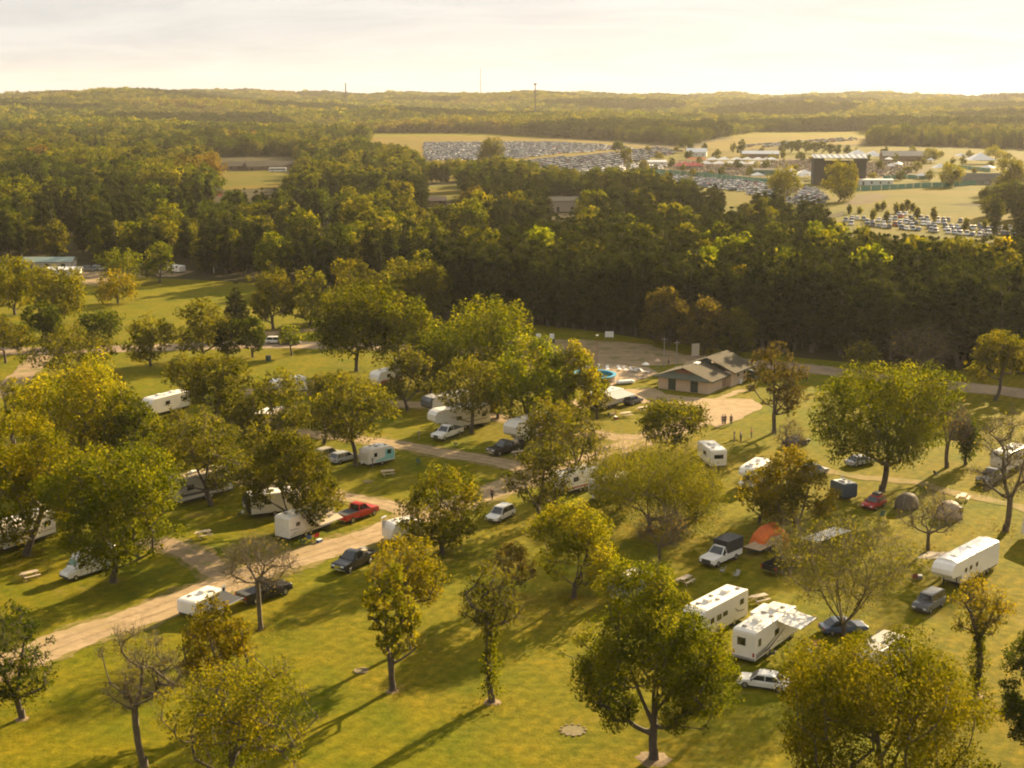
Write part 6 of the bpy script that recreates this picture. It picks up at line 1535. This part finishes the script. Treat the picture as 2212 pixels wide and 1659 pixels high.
for k, (x, y, ty) in enumerate([(932,396,352),(942,396,350),(952,397,354),(964,396,358)]): FT.append((x, y, ty, 6, 'column', 'pine', 'narrow dark cypress-like tree in the row above the small lawn'))
for (x, y, ty) in [(1835,464,441),(1857,462,446),(1885,477,449),(1914,483,452),(1908,456,433),(1895,456,437),(1936,463,436),(1948,460,438),(1959,457,430),(1972,458,437),(1981,475,446),(2016,480,446),(2086,498,470),(2127,498,474),(2171,506,482)]: FT.append((x, y, ty, 6.5, 'column', 'olive', 'small upright tree planted between the rows of the near festival car park'))
for k in range(64):
    x = 1400 + (k * 97 % 812); y = 328 + (k * 53 % 68)
    if any(abs(x - t[0]) < 14 and abs(y - t[1]) < 8 for t in FT): continue
    if 1740 < x < 1880 and 360 < y < 400: continue
    FT.append((x, y, y - 14 - (k % 4) * 4, 6 + (k % 3) * 2, ['dense', 'medium'][k % 2], ['olive', 'yellow', 'dark', 'green'][k % 4], 'small ' + ['olive', 'yellow-green', 'dark', 'green'][k % 4] + ' tree scattered among the festival stalls'))
gtag = {'small olive tree scattered among the festival stalls': 'olive trees of the festival', 'small yellow-green tree scattered among the festival stalls': 'yellow-green trees of the festival', 'small dark tree scattered among the festival stalls': 'dark trees of the festival', 'small green tree scattered among the festival stalls': 'green trees of the festival', 'dark bushy tree in the row behind the concert stage': 'dark trees behind the stage', 'narrow dark cypress-like tree in the row above the small lawn': 'cypress-like row', 'small upright tree planted between the rows of the near festival car park': 'car park trees'}
for i, (bx, by, ty, hw, sty, pal, lab) in enumerate(FT):
    p = G(bx, by); h = top_h(p, ty)
    put_tree('tree', p, h, hw / ppm(p) * 1.15, sty, pal, lab, 500 + i, 0.8, group=gtag.get(lab), cb=.1)
for k in range(16):
    x = 1565 + (k * 71 % 620); y = 350 + (k * 37 % 46)
    if 1735 < x < 1885: continue
    ptent('small white tent among the trees of the festival ground', (x, y), 6 + k % 3 * 2, 6, 2.6, 1.8, CANVW, .3 * k, 'small white tents of the festival ground')
# ------------------------------------------------------------------ parked cars
FGLASS = mat('car_glass_far', (.02, .024, .028), .09, vary=0, spec=.7)
def far_car(m, kind):
    b = MB(); H = 1.5 if kind == 0 else 1.8
    b.prism([(-2.25, .35), (2.2, .35), (2.25, .65), (1.9, .88), (1.1, .98), (-2.1, 1.0), (-2.25, .7)], -.9, .9, 0)
    b.add([(-2.0, -.86, .98), (1.05, -.86, .98), (1.05, .86, .98), (-2.0, .86, .98), (-1.5, -.68, H), (.3, -.68, H), (.3, .68, H), (-1.5, .68, H)], [(0, 1, 5, 4), (1, 2, 6, 5), (2, 3, 7, 6), (3, 0, 4, 7)], 1)
    b.add([(-1.52, -.7, H), (.32, -.7, H), (.32, .7, H), (-1.52, .7, H), (-1.4, -.6, H + .05), (.15, -.6, H + .05), (.15, .6, H + .05), (-1.4, .6, H + .05)], [(0, 1, 5, 4), (1, 2, 6, 5), (2, 3, 7, 6), (3, 0, 4, 7), (4, 5, 6, 7)], 0)
    for x in (-1.35, 1.4):
        for y in (-.92, .70): b.loft([[(x + .33 * math.cos(6.28 * k / 8), yy, .33 + .33 * math.sin(6.28 * k / 8)) for k in range(8)] for yy in (y, y + .22)], 2)
    return b.mesh('parked_car', [m, FGLASS, TYRE])
CC = [('white', PW), ('black', PK), ('silver', PS), ('grey', PG), ('blue', PB), ('red', PR_), ('champagne', PC)]
CW = [.33, .15, .28, .10, .07, .04, .03]
CMESH = [far_car(m, k) for _, m in CC for k in (0, 1)]
LOTS = [  # polygon (view pixels), row direction from/to, spacing, fill, name
 ([(1822, 482), (1850, 470), (1880, 476), (1960, 462), (2060, 478), (2110, 488), (2212, 500), (2290, 512), (2212, 516), (2060, 512), (1960, 505), (1850, 492)], (1830, 478), (2080, 500), 11.0, .78, 'near'),
 ([(1380, 378), (1500, 384), (1580, 392), (1700, 402), (1760, 412), (1790, 425), (1780, 440), (1720, 446), (1650, 425), (1560, 412), (1440, 396)], (1440, 388), (1740, 424), 7.0, .78, 'mid'),
 ([(1120, 352), (1180, 345), (1420, 320), (1480, 328), (1400, 346), (1340, 362), (1230, 388), (1150, 390)], (1140, 352), (1410, 320), 11.0, .76, 'rows'),
 ([(915, 309), (1190, 308), (1300, 314), (1370, 322), (1200, 334), (1110, 345), (920, 350)], (930, 334), (1180, 322), 10.5, .74, 'far'),
 ([(1240, 372), (1340, 358), (1420, 350), (1440, 362), (1380, 376), (1300, 386)], (1250, 375), (1430, 352), 9.0, .7, 'side'),
 ([(1560, 322), (1640, 312), (1850, 296), (1850, 305), (1700, 318)], (1600, 318), (1840, 300), 16.0, .45, 'back'),
 ([(840, 345), (900, 345), (900, 356), (845, 358)], (845, 350), (895, 350), 7.0, .8, 'nook'),
]
cars = []
for P, a, b, sp, fill, nm in LOTS:
    A, B = G(*a), G(*b); u = (B - A).normalized(); v = Vector((-u.y, u.x, 0)); rz0 = math.atan2(v.y, v.x)
    gp = [G(*q) for q in P]
    i0 = [((q - A).dot(u), (q - A).dot(v)) for q in gp]
    r = min(q[1] for q in i0)
    while r < max(q[1] for q in i0):
        s = min(q[0] for q in i0)
        while s < max(q[0] for q in i0):
            q = A + u * s + v * r; s += 2.75
            bx, by = PR(q.x, q.y, 0)
            if not inpoly(bx, by, P) or rng.random() > fill: continue
            if any(abs(bx - t[0]) < 4 and 0 < by - t[1] + 6 < 12 for t in FT): continue
            cars.append((q + u * rng.uniform(-.3, .3) + v * rng.uniform(-.4, .4), rz0 + rng.choice((0, math.pi)) + rng.uniform(-.16, .16) + (0.55 if nm in ('rows', 'back', 'near') else 0), by, nm))
        r += sp * rng.uniform(.96, 1.04)
cars.sort(key=lambda c: -c[2])
cpts = []; nc_ = 0
for q, rz, by, nm in cars:
    ci = rng.choices(range(7), CW)[0]; me = ci * 2 + rng.randrange(2)
    if nc_ < 300 and -20 < PR(q.x, q.y, 0)[0] < 2232:
        nc_ += 1
        o = obj('parked_car', CMESH[me], None, (q.x, q.y, .2), rz)
        n_ = CC[ci][0]
        tag(o, n_ + (' car parked in the festival car park among small upright trees' if nm == 'near' else ' car parked in the rows beside the green screen fence'), 'car', n_ + (' cars in the near festival car park' if nm == 'near' else ' cars by the green screen'))
    else: cpts.append((q.x, q.y, .15, me, rz, 1, 1))
scatter('parked_cars', cpts, CMESH, 'hundreds of cars parked in rows on the festival field')
# ------------------------------------------------------------------ seated crowd on the hillside
def figure(m, s):
    b = MB(); b.loft([[(.26 * math.cos(6.28 * k / 6) * f, .20 * math.sin(6.28 * k / 6) * f, z) for k in range(6)] for f, z in ((1.1, 0), (1.0, .45), (1.15, .95), (.4, 1.12))], 0)
    b.ell((0, 0, 1.28), (.12, .12, .15), 1, 6, 4); return b.mesh('figure', [m, SKIN])
FIG = [figure(m, 1) for m in (BLK, NAVY, GRY, KHA, KHA, GRY)]
ppts = []
for P in ([(1400, 358), (1520, 350), (1640, 360), (1690, 378), (1560, 380)], [(1640, 352), (1770, 345), (1770, 372), (1700, 374), (1650, 372)], [(1866, 352), (1960, 352), (1985, 362), (1960, 380), (1880, 385), (1850, 372)]):
    gp = [G(*q) for q in P]
    for _ in range(2000):
        q = Vector((rng.uniform(min(g.x for g in gp), max(g.x for g in gp)), rng.uniform(min(g.y for g in gp), max(g.y for g in gp)), 0))
        if inpoly(*PR(q.x, q.y, 0), P): ppts.append((q.x, q.y, .14, rng.randrange(6), rng.uniform(0, 6.28), 1.2, 1.1))
scatter('crowd', ppts, FIG, 'seated festival crowd covering the slope beside the stage')
# ------------------------------------------------------------------ masts on the horizon, far houses
def mast(name, label, vx, d, ty, r, plat=()):
    p = at_az(vx, d); h = top_h(p, ty); t = thing(name, label, 'tower', p)
    MB().tube([(0, 0, 0), (0, 0, h)], [r * 1.3, r * .7], 6).build('shaft', mat('mast_grey', (.05, .045, .045), .7), t)
    for z, q in plat:
        MB().tube([(0, 0, h * z), (0, 0, h * z + 2.5)], q, 8).build('antenna_platform', mat('mast_pale', (.10, .09, .09), .6), t)
    MB().tube([(0, 0, -.5), (0, 0, 3)], [r * 2.2, r * 1.4], 6).build('base', mat('mast_grey', (.05, .045, .045), .7), t)
mast('monopole', 'dark monopole rising above the wooded skyline', 762, 3200, 179, 1.7)
mast('radio_mast', 'very tall thin radio mast above the wooded skyline', 1041, 4300, 147, .9)
mast('cell_tower', 'cell tower with two antenna platforms on the wooded hill', 1154, 2300, 180, 1.0, ((.96, 2.6), (.78, 2.2)))
for k, (m1, m2, lab) in enumerate([(WWHT, RGREY, 'white house end glimpsed on the far wooded hills'), (WWHT, RWHT, 'low white-roofed shed among the far mixed trees'), (WTAN, RBRN, 'tan farmhouse glimpsed on the far wooded hills')]):
    shed('far_house', lab, tuple(FARP[k]), .4 + k, 11, 8, 5, 2.5, m1, m2)
# ------------------------------------------------------------------ fallen leaves
PAL['litter'] = ((0.110, 0.070, 0.018), (0.190, 0.130, 0.020), (0.260, 0.180, 0.030))
rs = np.random.RandomState(77)
lv = []
for (bx, by, ty, hw, sty, pal, lab, op) in CAMP:
    if by < 1100 or pal not in ('gold', 'yellow', 'olive', 'brown'): continue
    q = G(bx, by); r = hw / ppm(q) * 1.3; n = int(170 * (r / 4) ** 2)
    a = rs.uniform(0, 6.28, n); d_ = r * np.abs(rs.normal(0, .55, n)); lv.append(np.stack([q.x + d_ * np.cos(a), q.y + d_ * np.sin(a), np.full(n, .07)], 1))
lv = np.concatenate(lv); V_, Q_ = leaves_at(rs, lv, None, .17, np.tile([0, 0, 2.0], (len(lv), 1)))
tag(obj('fallen_leaves', np_mesh('fallen_leaves', V_, Q_, [leaf('litter')], np.repeat(rs.uniform(0, 1, len(lv)), 4))), 'yellow and brown fallen leaves lying under the campsite trees', kind='stuff')
# ------------------------------------------------------------------ haze
HD = 0.000034
hm, t = nodes_of('haze_air')
pv = t.nodes.new('ShaderNodeVolumePrincipled'); pv.inputs['Color'].default_value = (0.98, 0.94, 0.87, 1); pv.inputs['Density'].default_value = HD; pv.inputs['Anisotropy'].default_value = 0.35
o_ = t.nodes.new('ShaderNodeOutputMaterial'); L(t, pv.outputs[0], o_.inputs['Volume'])
o = MB().box(-7600, 7600, -7600, 7600, -40, 150).build('haze', hm); tag(o, 'thin warm haze lying over the whole landscape', kind='stuff')
